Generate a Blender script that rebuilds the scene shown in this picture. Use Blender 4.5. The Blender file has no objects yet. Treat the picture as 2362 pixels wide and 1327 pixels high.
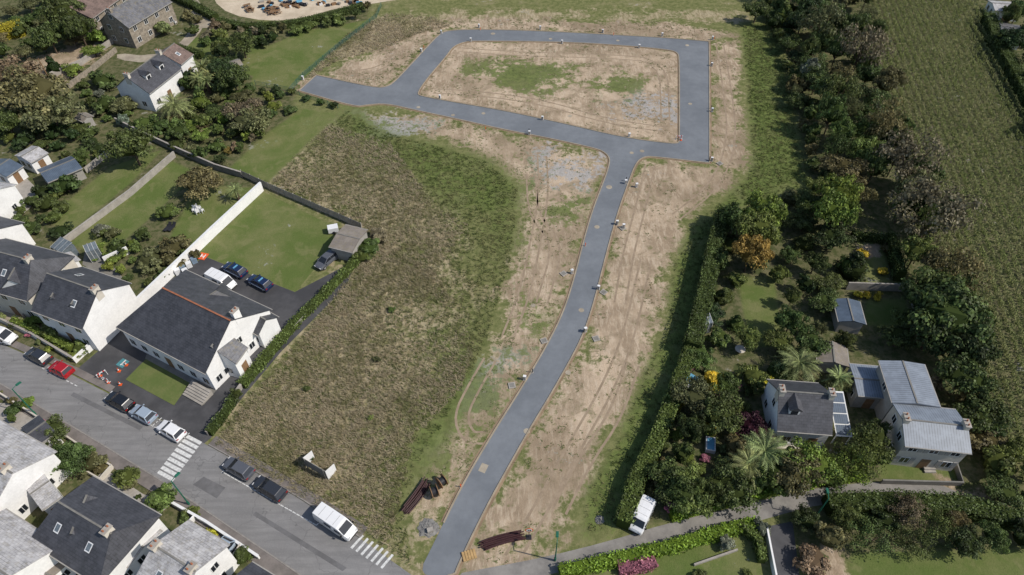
import bpy, math, random
import numpy as np
from mathutils import Vector, Matrix
from mathutils.geometry import tessellate_polygon
random.seed(7); rng=np.random.default_rng(11)
sc=bpy.context.scene
# ------------------------------------------------ survey -> ground metres
TH=math.radians(47); S_,C_=math.sin(TH),math.cos(TH); HC=78.0; FP=1575.0
def G(u,v,h=0.0):
    x=(u-1181)/FP; y=(663.5-v)/FP; t=(HC-h)/(S_-y*C_)
    return Vector((x*t,(C_+y*S_)*t))
def GP(pts,h=0): return [G(u,v,h) for u,v in pts]
def chaikin(p,it=2,closed=True):
    for _ in range(it):
        q=[];n=len(p)
        if not closed:q.append(p[0])
        for i in range(n if closed else n-1):
            a,b=p[i],p[(i+1)%n]; q+= [a*.75+b*.25,a*.25+b*.75]
        if not closed:q.append(p[-1])
        p=q
    return p
# ------------------------------------------------ materials
class NT:
    def __init__(s,name):
        s.m=bpy.data.materials.new(name); s.m.use_nodes=True; s.t=s.m.node_tree
        s.b=s.t.nodes['Principled BSDF']; s.out=s.t.nodes['Material Output']
        s.b.inputs['Specular IOR Level'].default_value=.25
    def n(s,ty,**k):
        x=s.t.nodes.new(ty)
        for a,b in k.items(): setattr(x,a,b)
        return x
    def l(s,a,b): s.t.links.new(a,b)
    def pos(s): return s.n('ShaderNodeNewGeometry').outputs['Position']
    def noise(s,vec,scale,detail=6,rough=.6,dist=0):
        x=s.n('ShaderNodeTexNoise'); s.l(vec,x.inputs['Vector']); x.inputs['Scale'].default_value=scale
        x.inputs['Detail'].default_value=detail; x.inputs['Roughness'].default_value=rough; x.inputs['Distortion'].default_value=dist
        return x.outputs['Fac']
    def math(s,op,a,b=None,c=None):
        x=s.n('ShaderNodeMath',operation=op)
        for i,v in enumerate((a,b,c)):
            if v is None: continue
            if isinstance(v,(int,float)): x.inputs[i].default_value=v
            else: s.l(v,x.inputs[i])
        return x.outputs[0]
    def ss(s,v,lo,hi):
        x=s.n('ShaderNodeMapRange',interpolation_type='SMOOTHSTEP'); s.l(v,x.inputs[0])
        x.inputs[1].default_value=lo;x.inputs[2].default_value=hi; return x.outputs[0]
    def mix(s,f,a,b,bt='MIX'):
        x=s.n('ShaderNodeMix',data_type='RGBA',blend_type=bt)
        for i,v in ((0,f),(6,a),(7,b)):
            if isinstance(v,(int,float)): x.inputs[i].default_value=v
            elif isinstance(v,tuple): x.inputs[i].default_value=(*v,1)
            else: s.l(v,x.inputs[i])
        return x.outputs[2]
    def bump(s,h,st=.5,d=.1):
        x=s.n('ShaderNodeBump'); x.inputs['Strength'].default_value=st; x.inputs['Distance'].default_value=d
        s.l(h,x.inputs['Height']); s.l(x.outputs[0],s.b.inputs['Normal'])
def mat(name,c,rough=.8,c2=None,scale=2.,bump=0,spec=.25,metal=0,var=.25,detail=8):
    t=NT(name); c2=c2 or tuple(v*(1-var) for v in c)
    p=t.pos(); f=t.ss(t.noise(p,scale,detail,.65),.36,.64)
    f2=t.ss(t.noise(p,scale*7,4,.7),.3,.7)
    col=t.mix(f,c,c2); col=t.mix(t.math('MULTIPLY',f2,.25),col,tuple(v*.55 for v in c))
    t.l(col,t.b.inputs['Base Color']); t.b.inputs['Roughness'].default_value=rough
    t.b.inputs['Specular IOR Level'].default_value=spec; t.b.inputs['Metallic'].default_value=metal
    if bump: t.bump(f2,bump,.05)
    return t.m
M={}
M['newroad']=mat('new_asphalt',(.185,.2,.218),.85,(.145,.158,.175),.12)
def oldroad():
    t=NT('old_asphalt'); p=t.pos(); a=math.radians(-28)
    mp=t.n('ShaderNodeMapping'); t.l(p,mp.inputs[0]); mp.inputs['Rotation'].default_value=(0,0,-a); mp.inputs['Scale'].default_value=(.12,1.2,1)
    st=t.ss(t.noise(mp.outputs[0],1.,5,.6),.4,.62); n=t.ss(t.noise(p,.2,9,.7),.4,.6); n3=t.noise(p,6,4,.7)
    c=t.mix(st,(.225,.22,.217),(.175,.172,.17)); c=t.mix(t.math('MULTIPLY',n,.5),c,(.15,.147,.147)); c=t.mix(t.math('MULTIPLY',t.ss(n3,.45,.7),.3),c,(.28,.27,.26))
    vo=t.n('ShaderNodeTexVoronoi',feature='DISTANCE_TO_EDGE'); wp=t.n('ShaderNodeVectorMath',operation='ADD'); t.l(p,wp.inputs[0])
    nn=t.n('ShaderNodeTexNoise'); t.l(p,nn.inputs['Vector']); nn.inputs['Scale'].default_value=.6; sc_=t.n('ShaderNodeVectorMath',operation='SCALE'); t.l(nn.outputs['Color'],sc_.inputs[0]); sc_.inputs['Scale'].default_value=3.; t.l(sc_.outputs[0],wp.inputs[1])
    t.l(wp.outputs[0],vo.inputs['Vector']); vo.inputs['Scale'].default_value=.16
    cr=t.ss(vo.outputs['Distance'],.009,.003); c=t.mix(t.math('MULTIPLY',cr,.4),c,(.08,.08,.08))
    t.l(c,t.b.inputs['Base Color']); t.b.inputs['Roughness'].default_value=.85; return t.m
M['asph']=oldroad()
M['asphpatch']=mat('asphalt_patch',(.155,.152,.154),.9,scale=.5)
M['asphdark']=mat('yard_asphalt',(.085,.084,.088),.8,(.05,.05,.053),.2)
M['lane']=mat('lane_asphalt',(.26,.245,.225),.9,(.17,.16,.15),.3)
M['pave']=mat('pavement',(.21,.185,.17),.9,(.14,.125,.115),.5)
M['kerbnew']=mat('new_kerb',(.36,.3,.22),.9,scale=.6)
M['verge']=mat('kerb_verge',(.3,.215,.14),.95,(.2,.145,.095),.5)
M['kerb']=mat('kerb',(.28,.26,.24),.9)
M['conc']=mat('concrete',(.38,.35,.31),.9,scale=.8)
M['concdark']=mat('grey_concrete',(.22,.21,.19),.9,scale=.8)
M['white']=mat('white_render',(.82,.81,.79),.8,scale=.5,var=.1)
M['offw']=mat('cream_render',(.6,.55,.47),.85,scale=.5,var=.15)
M['grayw']=mat('grey_render',(.36,.34,.31),.85,scale=.5,var=.2)
M['stone']=mat('stone_wall',(.34,.29,.23),.9,(.19,.165,.13),2,.5)
M['mark']=mat('road_paint',(.7,.7,.68),.7,scale=3,var=.35)
M['sand']=mat('sand_yard',(.58,.49,.37),.95,(.45,.37,.27),.3)
M['track']=mat('gravel_track',(.4,.35,.27),.95,(.27,.23,.18),.4)
M['soil']=mat('rut_soil',(.33,.255,.18),.95,(.25,.19,.13),.8)
M['orange']=mat('ridge_tile',(.36,.14,.075),.8)
M['wood']=mat('timber',(.25,.15,.08),.8)
M['dark']=mat('dark_metal',(.03,.03,.035),.5)
M['glass']=mat('window_glass',(.02,.024,.03),.12,spec=.6,var=.1)
M['cane']=mat('conservatory_glass',(.16,.19,.21),.15,spec=.8,var=.3)
M['frame']=mat('window_frame',(.7,.7,.68),.5,var=.05)
M['pipe']=mat('pipe_plastic',(.05,.018,.02),.5)
M['gravel']=mat('gravel_heap',(.3,.29,.27),.95,(.2,.19,.18),3,.8)
M['orangep']=mat('orange_plastic',(.75,.12,.03),.5)
M['greenp']=mat('green_metal',(.02,.14,.09),.5)
M['red']=mat('red_paint',(.5,.02,.02),.3)
M['bluep']=mat('blue_plastic',(.15,.4,.6),.5)
M['navystripe']=mat('pale_stripe',(.3,.38,.5),.4)
M['netting']=mat('fence_green',(.03,.13,.12),.7)
M['sheetw']=mat('white_plastic',(.75,.75,.75),.5,var=.08)
M['bark']=mat('bark',(.11,.08,.055),.9,scale=4)
def roofmat(name,c,rough=.5,ribs=0,moss=.0):
    t=NT(name)
    tc=t.n('ShaderNodeTexCoord').outputs['Object']
    br=t.n('ShaderNodeTexBrick'); mp=t.n('ShaderNodeMapping'); t.l(tc,mp.inputs[0]); 
    t.l(mp.outputs[0],br.inputs['Vector'])
    br.inputs['Scale'].default_value=1; br.inputs['Brick Width'].default_value=.45;br.inputs['Row Height'].default_value=.28
    br.inputs['Mortar Size'].default_value=.018
    br.inputs['Color1'].default_value=(*c,1); br.inputs['Color2'].default_value=(*[v*.66 for v in c],1); br.inputs['Mortar'].default_value=(*[v*.4 for v in c],1)
    col=br.outputs['Color']
    if ribs:
        w=t.n('ShaderNodeTexWave',bands_direction='X'); t.l(tc,w.inputs[0]); w.inputs['Scale'].default_value=ribs
        col=t.mix(t.ss(w.outputs['Fac'],.85,1.),c,tuple(v*.45 for v in c))
    f=t.ss(t.noise(t.pos(),.8,7,.7),.4,.65)
    col=t.mix(t.math('MULTIPLY',f,.45),col,tuple(v*1.5 for v in c))
    if moss: col=t.mix(t.math('MULTIPLY',t.ss(t.noise(t.pos(),1.7,8,.7),.52,.6),moss),col,(.2,.17,.1))
    t.l(col,t.b.inputs['Base Color']); t.b.inputs['Roughness'].default_value=rough; t.b.inputs['Specular IOR Level'].default_value=.4
    return t.m
M['slate']=roofmat('slate_roof',(.062,.063,.072))
M['slate2']=roofmat('weathered_slate_roof',(.13,.13,.14),.6,0,.4)
M['slateL']=roofmat('pale_roof',(.42,.41,.41),.7,0,.3)
M['metal']=roofmat('zinc_roof',(.19,.215,.25),.45,1.0)
M['metalb']=roofmat('blue_metal_roof',(.08,.105,.14),.4,1.2)
M['fibro']=roofmat('corrugated_roof',(.2,.175,.15),.8,2.2,.5)
M['tile']=roofmat('brown_tile_roof',(.17,.12,.10),.7)
# ------------- foliage
def leafmat(name,sat=1.):
    t=NT(name)
    oi=t.n('ShaderNodeObjectInfo'); ge=t.n('ShaderNodeNewGeometry')
    r=ge.outputs['Random Per Island']
    v=t.math('MULTIPLY_ADD',r,1.1,.5)
    cl=t.math('MULTIPLY_ADD',t.ss(t.noise(ge.outputs['Position'],.7,3,.6),.35,.65),.9,.6)
    v=t.math('MULTIPLY',v,cl)
    vc=t.n('ShaderNodeCombineColor'); 
    for i in range(3): t.l(v,vc.inputs[i])
    col=t.mix(1.,oi.outputs['Color'],vc.outputs[0],'MULTIPLY')
    t.l(col,t.b.inputs['Base Color']); t.b.inputs['Roughness'].default_value=.55; t.b.inputs['Specular IOR Level'].default_value=.25
    tr=t.n('ShaderNodeBsdfTranslucent'); t.l(col,tr.inputs[0]); mx=t.n('ShaderNodeMixShader'); mx.inputs[0].default_value=.28
    t.l(t.b.outputs[0],mx.inputs[1]); t.l(tr.outputs[0],mx.inputs[2]); t.l(mx.outputs[0],t.out.inputs[0])
    return t.m
M['leaf']=leafmat('foliage')
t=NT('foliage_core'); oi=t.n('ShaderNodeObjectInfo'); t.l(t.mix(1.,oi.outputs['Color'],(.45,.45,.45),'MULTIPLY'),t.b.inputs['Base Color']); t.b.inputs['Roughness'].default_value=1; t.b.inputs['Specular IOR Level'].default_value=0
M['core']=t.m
COL=dict(dk=(.042,.064,.022),gr=(.076,.104,.032),md=(.108,.145,.04),lt=(.165,.215,.045),ol=(.13,.125,.055),br=(.18,.145,.09),ye=(.42,.36,.04),ora=(.24,.18,.05),
 pu=(.055,.02,.03),hg=(.17,.26,.035),pk=(.42,.17,.22),gy=(.16,.18,.13),pa=(.2,.23,.09))
# ------------------------------------------------ mesh helpers
def new_obj(name,me,parent=None,loc=(0,0,0),rz=0,col=None):
    o=bpy.data.objects.new(name,me); sc.collection.objects.link(o); o.location=loc; o.rotation_euler=(0,0,rz)
    if parent: o.parent=parent
    if col: o.color=(*col,1)
    return o
def empty(name,loc,rz=0):
    e=bpy.data.objects.new(name,None); sc.collection.objects.link(e); e.location=loc; e.rotation_euler=(0,0,rz); return e
def fastmesh(name,V,F,mats=(),midx=None):
    V=np.asarray(V,np.float32); F=np.asarray(F,np.int32); k=F.shape[1]
    me=bpy.data.meshes.new(name); me.vertices.add(len(V)); me.vertices.foreach_set('co',V.ravel())
    me.loops.add(F.size); me.loops.foreach_set('vertex_index',F.ravel())
    me.polygons.add(len(F)); me.polygons.foreach_set('loop_start',np.arange(0,F.size,k,dtype=np.int32)); me.polygons.foreach_set('loop_total',np.full(len(F),k,np.int32))
    for m in mats: me.materials.append(m)
    if midx is not None: me.polygons.foreach_set('material_index',np.asarray(midx,np.int32))
    me.update(calc_edges=True); me.validate(); return me
class MB:
    def __init__(s): s.V=[];s.F=[];s.I=[]
    def add(s,vs,fs,m=0):
        b=len(s.V); s.V+= [tuple(v) for v in vs]; s.F+=[tuple(b+i for i in f) for f in fs]; s.I+=[m]*len(fs)
    def box(s,cx,cy,cz,sx,sy,sz,m=0,rz=0,taper=1.):
        c,n=math.cos(rz),math.sin(rz); vs=[]
        for z,tp in ((-.5,1),(.5,taper)):
            for x,y in ((-.5,-.5),(.5,-.5),(.5,.5),(-.5,.5)):
                X,Y=x*sx*tp,y*sy*tp; vs.append((cx+X*c-Y*n,cy+X*n+Y*c,cz+z*sz))
        s.add(vs,[(0,3,2,1),(4,5,6,7),(0,1,5,4),(1,2,6,5),(2,3,7,6),(3,0,4,7)],m)
    def cyl(s,p0,p1,r0,r1=None,n=8,m=0,cap=True):
        r1=r0 if r1 is None else r1; p0=Vector(p0);p1=Vector(p1); d=(p1-p0).normalized(); a=d.orthogonal().normalized(); b=d.cross(a)
        vs=[p0+(a*math.cos(2*math.pi*i/n)+b*math.sin(2*math.pi*i/n))*r0 for i in range(n)]+[p1+(a*math.cos(2*math.pi*i/n)+b*math.sin(2*math.pi*i/n))*r1 for i in range(n)]
        fs=[(i,(i+1)%n,n+(i+1)%n,n+i) for i in range(n)]
        if cap: fs+=[tuple(range(n))[::-1],tuple(range(n,2*n))]
        s.add(vs,fs,m)
    def obj(s,name,mats,parent=None,loc=(0,0,0),rz=0,smooth=False,col=None):
        me=s.mesh(name,mats,smooth); return new_obj(name,me,parent,loc,rz,col)
    def mesh(s,name,mats,smooth=False):
        me=bpy.data.meshes.new(name); me.from_pydata(s.V,[],s.F)
        for m in mats: me.materials.append(m)
        me.polygons.foreach_set('material_index',s.I)
        if smooth: me.polygons.foreach_set('use_smooth',[True]*len(s.F))
        me.update(); return me
def sheet(name,poly,z,m,ch=0,holes=(),world=False):
    P=poly if world else GP(poly)
    if ch: P=chaikin(P,ch)
    loops=[[Vector((p.x,p.y,0)) for p in P]]+[[Vector((p.x,p.y,0)) for p in h] for h in holes]
    tr=tessellate_polygon(loops); fl=[v for l in loops for v in l]
    fs=[]
    for a,b,c in tr:
        if (fl[b]-fl[a]).cross(fl[c]-fl[a]).z<0: a,b,c=a,c,b
        fs.append((a,b,c))
    me=bpy.data.meshes.new(name); me.from_pydata([(v.x,v.y,z) for v in fl],[],fs); me.materials.append(m)
    return new_obj(name,me)
def ribbon(mb,path,w,z0,z1,m=0,off=0,closed=False):
    n=len(path); L=[]
    for i,p in enumerate(path):
        a=path[(i-1)%n] if (closed or i>0) else p; b=path[(i+1)%n] if (closed or i<n-1) else p
        d=(b-a); d=d.normalized() if d.length>1e-6 else Vector((1,0)); nn=Vector((-d.y,d.x))
        L.append((p+nn*(off-w/2),p+nn*(off+w/2)))
    vs=[];fs=[]
    for a,b in L: vs+=[(a.x,a.y,z0),(a.x,a.y,z1),(b.x,b.y,z1),(b.x,b.y,z0)]
    for i in range(n if closed else n-1):
        j=(i+1)%n
        for k in range(4): fs.append((4*i+k,4*j+k,4*j+(k+1)%4,4*i+(k+1)%4))
    if not closed: fs+=[(0,1,2,3),(4*n-1,4*n-2,4*n-3,4*n-4)]
    mb.add(vs,fs,m)
def inpoly(X,Y,P):
    r=np.zeros(X.shape,bool); n=len(P)
    for i in range(n):
        a,b=P[i],P[(i+1)%n]
        if abs(a.y-b.y)<1e-9: continue
        c=((a.y>Y)!=(b.y>Y))&(X<(b.x-a.x)*(Y-a.y)/(b.y-a.y)+a.x); r^=c
    return r
def sdist(X,Y,P):
    d=np.full(X.shape,1e9); n=len(P)
    for i in range(n):
        a,b=P[i],P[(i+1)%n]; ex,ey=b.x-a.x,b.y-a.y; L=ex*ex+ey*ey+1e-9
        t=np.clip(((X-a.x)*ex+(Y-a.y)*ey)/L,0,1); d=np.minimum(d,np.hypot(X-a.x-t*ex,Y-a.y-t*ey))
    return np.where(inpoly(X,Y,P),d,-d)
# ------------------------------------------------ roads geometry
outer_px=[(962,1330),(1000,1255),(1060,1130),(1130,1010),(1200,900),(1260,800),(1300,720),(1325,640),(1345,560),(1365,490),(1388,430),(1403,390),(1407,366),(1395,352),(1375,343),
(1270,320),(1160,299),(1050,274),(960,255),(890,239),(845,243),(820,247),(690,210),(690,209),(729,174),(731,174),(865,203),(890,201),(908,192),(960,136),(1010,82),(1028,71),(1100,68),(1250,72),(1400,80),(1540,88),(1634,96),(1636,97),(1637,375),(1636,377),
(1510,362),(1485,362),(1467,376),(1450,420),(1425,490),(1400,580),(1380,660),(1362,725),(1340,785),(1305,850),(1265,920),(1225,985),(1180,1065),(1130,1155),(1085,1245),(1055,1310),(1048,1330)]
inner_px=[(970,222),(962,216),(985,182),(1030,130),(1045,108),(1072,97),(1100,95),(1290,97),(1420,104),(1540,115),(1562,121),(1567,135),(1567,322),(1565,331),(1540,331),(1440,318),(1300,285),(1160,255),(1040,235)]
RO=chaikin(GP(outer_px),2); RI=chaikin(GP(inner_px),2)
sheet('new_estate_road',RO,.020,M['newroad'],holes=[RI],world=True)
kb=MB(); ribbon(kb,RO[4:-4],.2,0,.11,0,off=0); ribbon(kb,RI,.2,0,.11,0,closed=True); kb.obj('road_kerb',[M['kerbnew']])
kb=MB(); ribbon(kb,RO[4:-4],.8,-.02,.014,0,off=0); ribbon(kb,RI,.8,-.02,.014,0,closed=True); kb.obj('road_verge',[M['verge']])
st_up=[(-200,705),(0,792),(160,862),(250,908),(350,958),(480,1028),(560,1072),(700,1157),(830,1242),(950,1327),(1080,1420)]
st_dn=[(820,1410),(700,1330),(560,1235),(450,1160),(370,1107),(200,1003),(100,943),(0,884),(-200,770)]
sheet('main_street',st_up+st_dn,.012,M['asph'])
sheet('asphalt_patch',[(470,1100),(520,1125),(500,1150),(445,1118)],.0155,M['asphpatch']); sheet('asphalt_patch',[(170,905),(330,985),(322,993),(163,913)],.0155,M['asphpatch']); sheet('asphalt_patch',[(590,1180),(800,1310),(790,1318),(583,1188)],.0155,M['asphpatch'])
U=GP(st_up); D=GP(st_dn)
k=MB(); ribbon(k,D,1.5,0,.13,0,off=.0+.75+.15); k.obj('pavement',[M['pave']])
k=MB(); ribbon(k,D,.15,0,.14,0,off=.06); k.obj('street_kerb',[M['kerb']])
k=MB(); ribbon(k,U[5:-2],1.3,0,.12,0,off=.85); k.obj('pavement',[M['pave']])
k=MB(); ribbon(k,U[:4],1.0,0,.12,0,off=.7); k.obj('pavement',[M['pave']])
k=MB(); ribbon(k,U[5:-2],.15,0,.135,0,off=.12); k.obj('street_kerb',[M['kerb']])
lane_up=[(1050,1325),(1110,1313),(1250,1287),(1400,1250),(1540,1207),(1700,1170),(1830,1135),(1990,1112),(2100,1112),(2205,1125)]
lane_dn=[(2208,1160),(2050,1155),(1900,1162),(1800,1187),(1650,1232),(1500,1270),(1350,1305),(1230,1335),(1080,1350)]
sheet('side_lane',lane_up+lane_dn,.008,M['lane'],1)
sheet('forecourt_asphalt',[(472,592),(680,674),(822,600),(800,660),(650,810),(565,910),(485,1012),(470,1024),(340,950),(180,866),(180,850),(250,790),(330,700),(400,640)],.010,M['asphdark'])
lawnm=mat('mown_lawn',(.10,.135,.038),1,(.14,.155,.055),.5)
sheet('front_lawn',[(338,828),(438,884),(402,936),(290,876)],.05,lawnm)
sheet('paved_terrace',[(345,800),(440,850),(505,895),(470,935),(430,915),(440,885),(335,828)],.06,M['concdark'])
sheet('gravel_track',[(520,55),(470,35),(445,40),(440,70),(405,110),(340,130),(270,122),(270,138),(340,146),(415,125),(458,80),(470,60),(520,80)],.010,M['track'],1)
sheet('gravel_track',[(395,-40),(420,10),(450,36),(480,60),(500,50),(470,20),(450,-10),(440,-40)],.006,M['track'],1)
sheet('sand_yard',[(480,-60),(490,0),(530,34),(620,50),(700,42),(780,18),(900,0),(1000,-40)],.006,M['sand'],1)
sheet('sand_path',[(840,12),(900,2),(1010,-12),(1010,-22),(900,-10),(800,5)],.010,M['sand'])
sheet('driveway',[(1768,1215),(1828,1203),(1845,1335),(1785,1335)],.012,M['asphdark'])
sheet('garden_terrace',[(1755,1000),(1830,1005),(1845,1035),(1770,1035)],.02,M['offw'])
sheet('courtyard',[(-60,420),(50,400),(90,440),(70,480),(20,520),(-60,560)],.01,M['conc'])
sheet('courtyard',[(0,930),(60,930),(80,965),(40,1010),(-40,1050),(-60,960)],.01,M['conc'])
sheet('courtyard',[(60,1000),(110,960),(150,1000),(90,1050)],.012,M['concdark'])
sheet('courtyard',[(330,1140),(395,1160),(300,1260),(210,1120),(240,1080)],.011,M['conc'])
sheet('courtyard',[(200,560),(240,590),(300,660),(250,650),(190,610)],.011,M['concdark'])
sheet('courtyard',[(0,700),(60,735),(175,800),(160,820),(0,745)],.009,M['track'])
# ------------------------------------------------ ground
DIRT=[([(835,258),(960,264),(1160,306),(1375,350),(1400,378),(1362,490),(1342,570),(1322,640),(1292,722),(1198,900),(1120,1020),(1050,1150),(990,1265),(930,1190),(950,1120),(1010,1040),(1070,920),(1120,810),(1165,690),(1192,570),(1207,430),(1140,372),(1030,330),(900,300),(850,282)],6),
([(1485,368),(1637,382),(1645,330),(1642,100),(1640,88),(1705,90),(1718,300),(1735,375),(1690,420),(1625,462),(1575,530),(1542,620),(1528,760),(1478,860),(1435,960),(1385,1050),(1350,1130),(1290,1200),(1200,1290),(1090,1305),(1100,1225),(1180,1080),(1290,890),(1360,760),(1400,600),(1440,450)],5),
(inner_px,1.5),
([(690,205),(740,172),(800,140),(880,118),(930,85),(1000,62),(1028,68),(1010,82),(908,192),(865,203),(731,174)],5),
([(960,95),(990,55),(1080,45),(1250,45),(1400,55),(1540,50),(1650,70),(1710,85),(1640,98),(1400,80),(1100,68),(1020,72)],4),
([(1090,1255),(1180,1270),(1300,1255),(1290,1275),(1180,1305),(1080,1320)],3),
([(2180,1110),(2290,1130),(2280,1160),(2215,1165)],3),([(1900,1260),(1930,1270),(1960,1330),(1910,1330)],2),
([(80,140),(160,110),(240,115),(150,190),(60,190)],4),([(1965,562),(2030,562),(2030,590),(1975,595)],1.5)]
DRY=[([(500,1020),(560,940),(700,780),(830,610),(880,560),(1000,620),(1050,700),(1100,800),(1060,900),(960,1010),(930,1130),(900,1260),(700,1150),(560,1060)],18),
([(630,420),(690,350),(760,290),(900,330),(1000,470),(1080,520),(1010,620),(880,560),(780,490)],12),
([(700,190),(800,80),(900,30),(1000,40),(1040,60),(960,80),(880,115),(780,140)],8),([(1000,30),(1690,30),(1690,50),(1000,45)],8)]
GRAV=[([(845,258),(900,262),(985,300),(960,325),(890,318),(850,285)],7),([(1290,350),(1355,365),(1340,420),(1290,430),(1270,400)],9),([(1450,225),(1530,235),(1530,268),(1460,262)],9),([(1110,810),(1160,830),(1110,900),(1080,935)],6)]
LAWN=[([(602,440),(795,535),(682,674),(470,590)],.5),([(395,370),(455,398),(350,500),(240,595),(160,562),(300,440)],2),([(450,430),(590,432),(470,590),(380,570)],2),
([(600,115),(700,72),(855,45),(800,100),(668,208),(578,195)],1.5),([(625,300),(700,250),(780,262),(620,420),(520,395)],3),([(255,385),(375,345),(300,425),(150,545),(110,500)],2),
([(1700,640),(1785,640),(1810,800),(1730,800)],2),([(2030,1060),(2200,1080),(2210,1115),(2030,1105)],1.5),([(1300,1330),(1450,1290),(1740,1225),(1760,1340)],1.5),([(1960,1275),(2500,1265),(2500,1400),(1960,1400)],1),
([(1975,560),(2040,560),(2050,660),(1985,665)],2),([(2000,690),(2090,690),(2100,760),(1990,750)],2),([(200,830),(290,750),(310,760),(240,850)],1),([(420,90),(520,80),(560,100),(500,130),(420,120)],2),([(560,120),(620,90),(600,180),(560,170)],2)]
LUSH=[([(1712,60),(1790,50),(1815,200),(1850,390),(1870,440),(1700,475),(1640,540),(1600,760),(1560,860),(1520,960),(1430,1200),(1360,1225),(1350,1150),(1400,1060),(1450,960),(1490,860),(1540,760),(1555,620),(1600,520),(1700,440),(1740,380)],3),
([(1130,880),(1060,1000),(980,1110),(940,1180),(880,1200),(900,1080),(1000,900),(1060,780),(1100,760)],12),([(760,330),(830,250),(900,310),(1110,370),(1190,430),(1180,560),(1080,480),(900,380)],14),
([(1060,165),(1140,140),(1320,150),(1320,190),(1250,215),(1130,200)],7),([(1370,190),(1430,170),(1480,185),(1440,222),(1380,215)],6),([(1290,450),(1350,460),(1320,500),(1270,490)],6),([(1220,700),(1270,720),(1240,760),(1200,745)],5)]
cornpx=[(1998,-60),(2240,-60),(2275,60),(2300,150),(2362,270),(2560,500),(2560,1250),(2362,1080),(2290,1010),(2235,900),(2200,700),(2150,520),(2090,360),(2020,180)]
GARD=[([(-300,-60),(480,-60),(600,60),(850,0),(850,45),(690,200),(620,440),(300,720),(190,860),(-300,700)],4),([(-300,950),(0,905),(700,1345),(600,1500),(-300,1500)],1),
([(1760,-60),(2000,-60),(2020,180),(2110,400),(2200,700),(2240,900),(2362,1100),(2362,1260),(1840,1300),(1820,1190),(2000,1110),(1500,1210),(1440,1190),(1640,560),(1650,500),(1870,440),(1810,100)],3),
(cornpx,2),([(2240,-60),(2600,-60),(2600,500),(2362,270),(2290,100)],2)]
xs=np.concatenate([[-5000,-1500,-600,-300],np.arange(-175,175.1,.55),[300,600,1500,5000]]); ys=np.concatenate([[-3000,-500,-100,-20],np.arange(12,235,.55),[300,500,1000,3000,7000]])
X,Y=np.meshgrid(xs,ys); Xf,Yf=X.ravel(),Y.ravel()
def mask(L):
    m=np.zeros(Xf.shape)
    for px,s in L:
        P=px if isinstance(px[0],Vector) else GP(px)
        m=np.maximum(m,np.clip(.5+sdist(Xf,Yf,P)/(2*s),0,1))
    return m
md,my,mg,ml,mu,mo=[mask(L) for L in (DIRT,DRY,GRAV,LAWN,LUSH,GARD)]
nx,ny=len(xs),len(ys); idx=np.arange(nx*ny).reshape(ny,nx)
Fq=np.stack([idx[:-1,:-1],idx[:-1,1:],idx[1:,1:],idx[1:,:-1]],-1).reshape(-1,4)
gme=fastmesh('ground',np.stack([Xf,Yf,np.zeros_like(Xf)],-1),Fq)
for nm,(a,b,c) in (('ma',(md,my,mg)),('mb',(ml,mu,mo))):
    at=gme.attributes.new(nm,'FLOAT_COLOR','POINT'); at.data.foreach_set('color',np.stack([a,b,c,np.ones_like(a)],-1).astype(np.float32).ravel())
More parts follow.
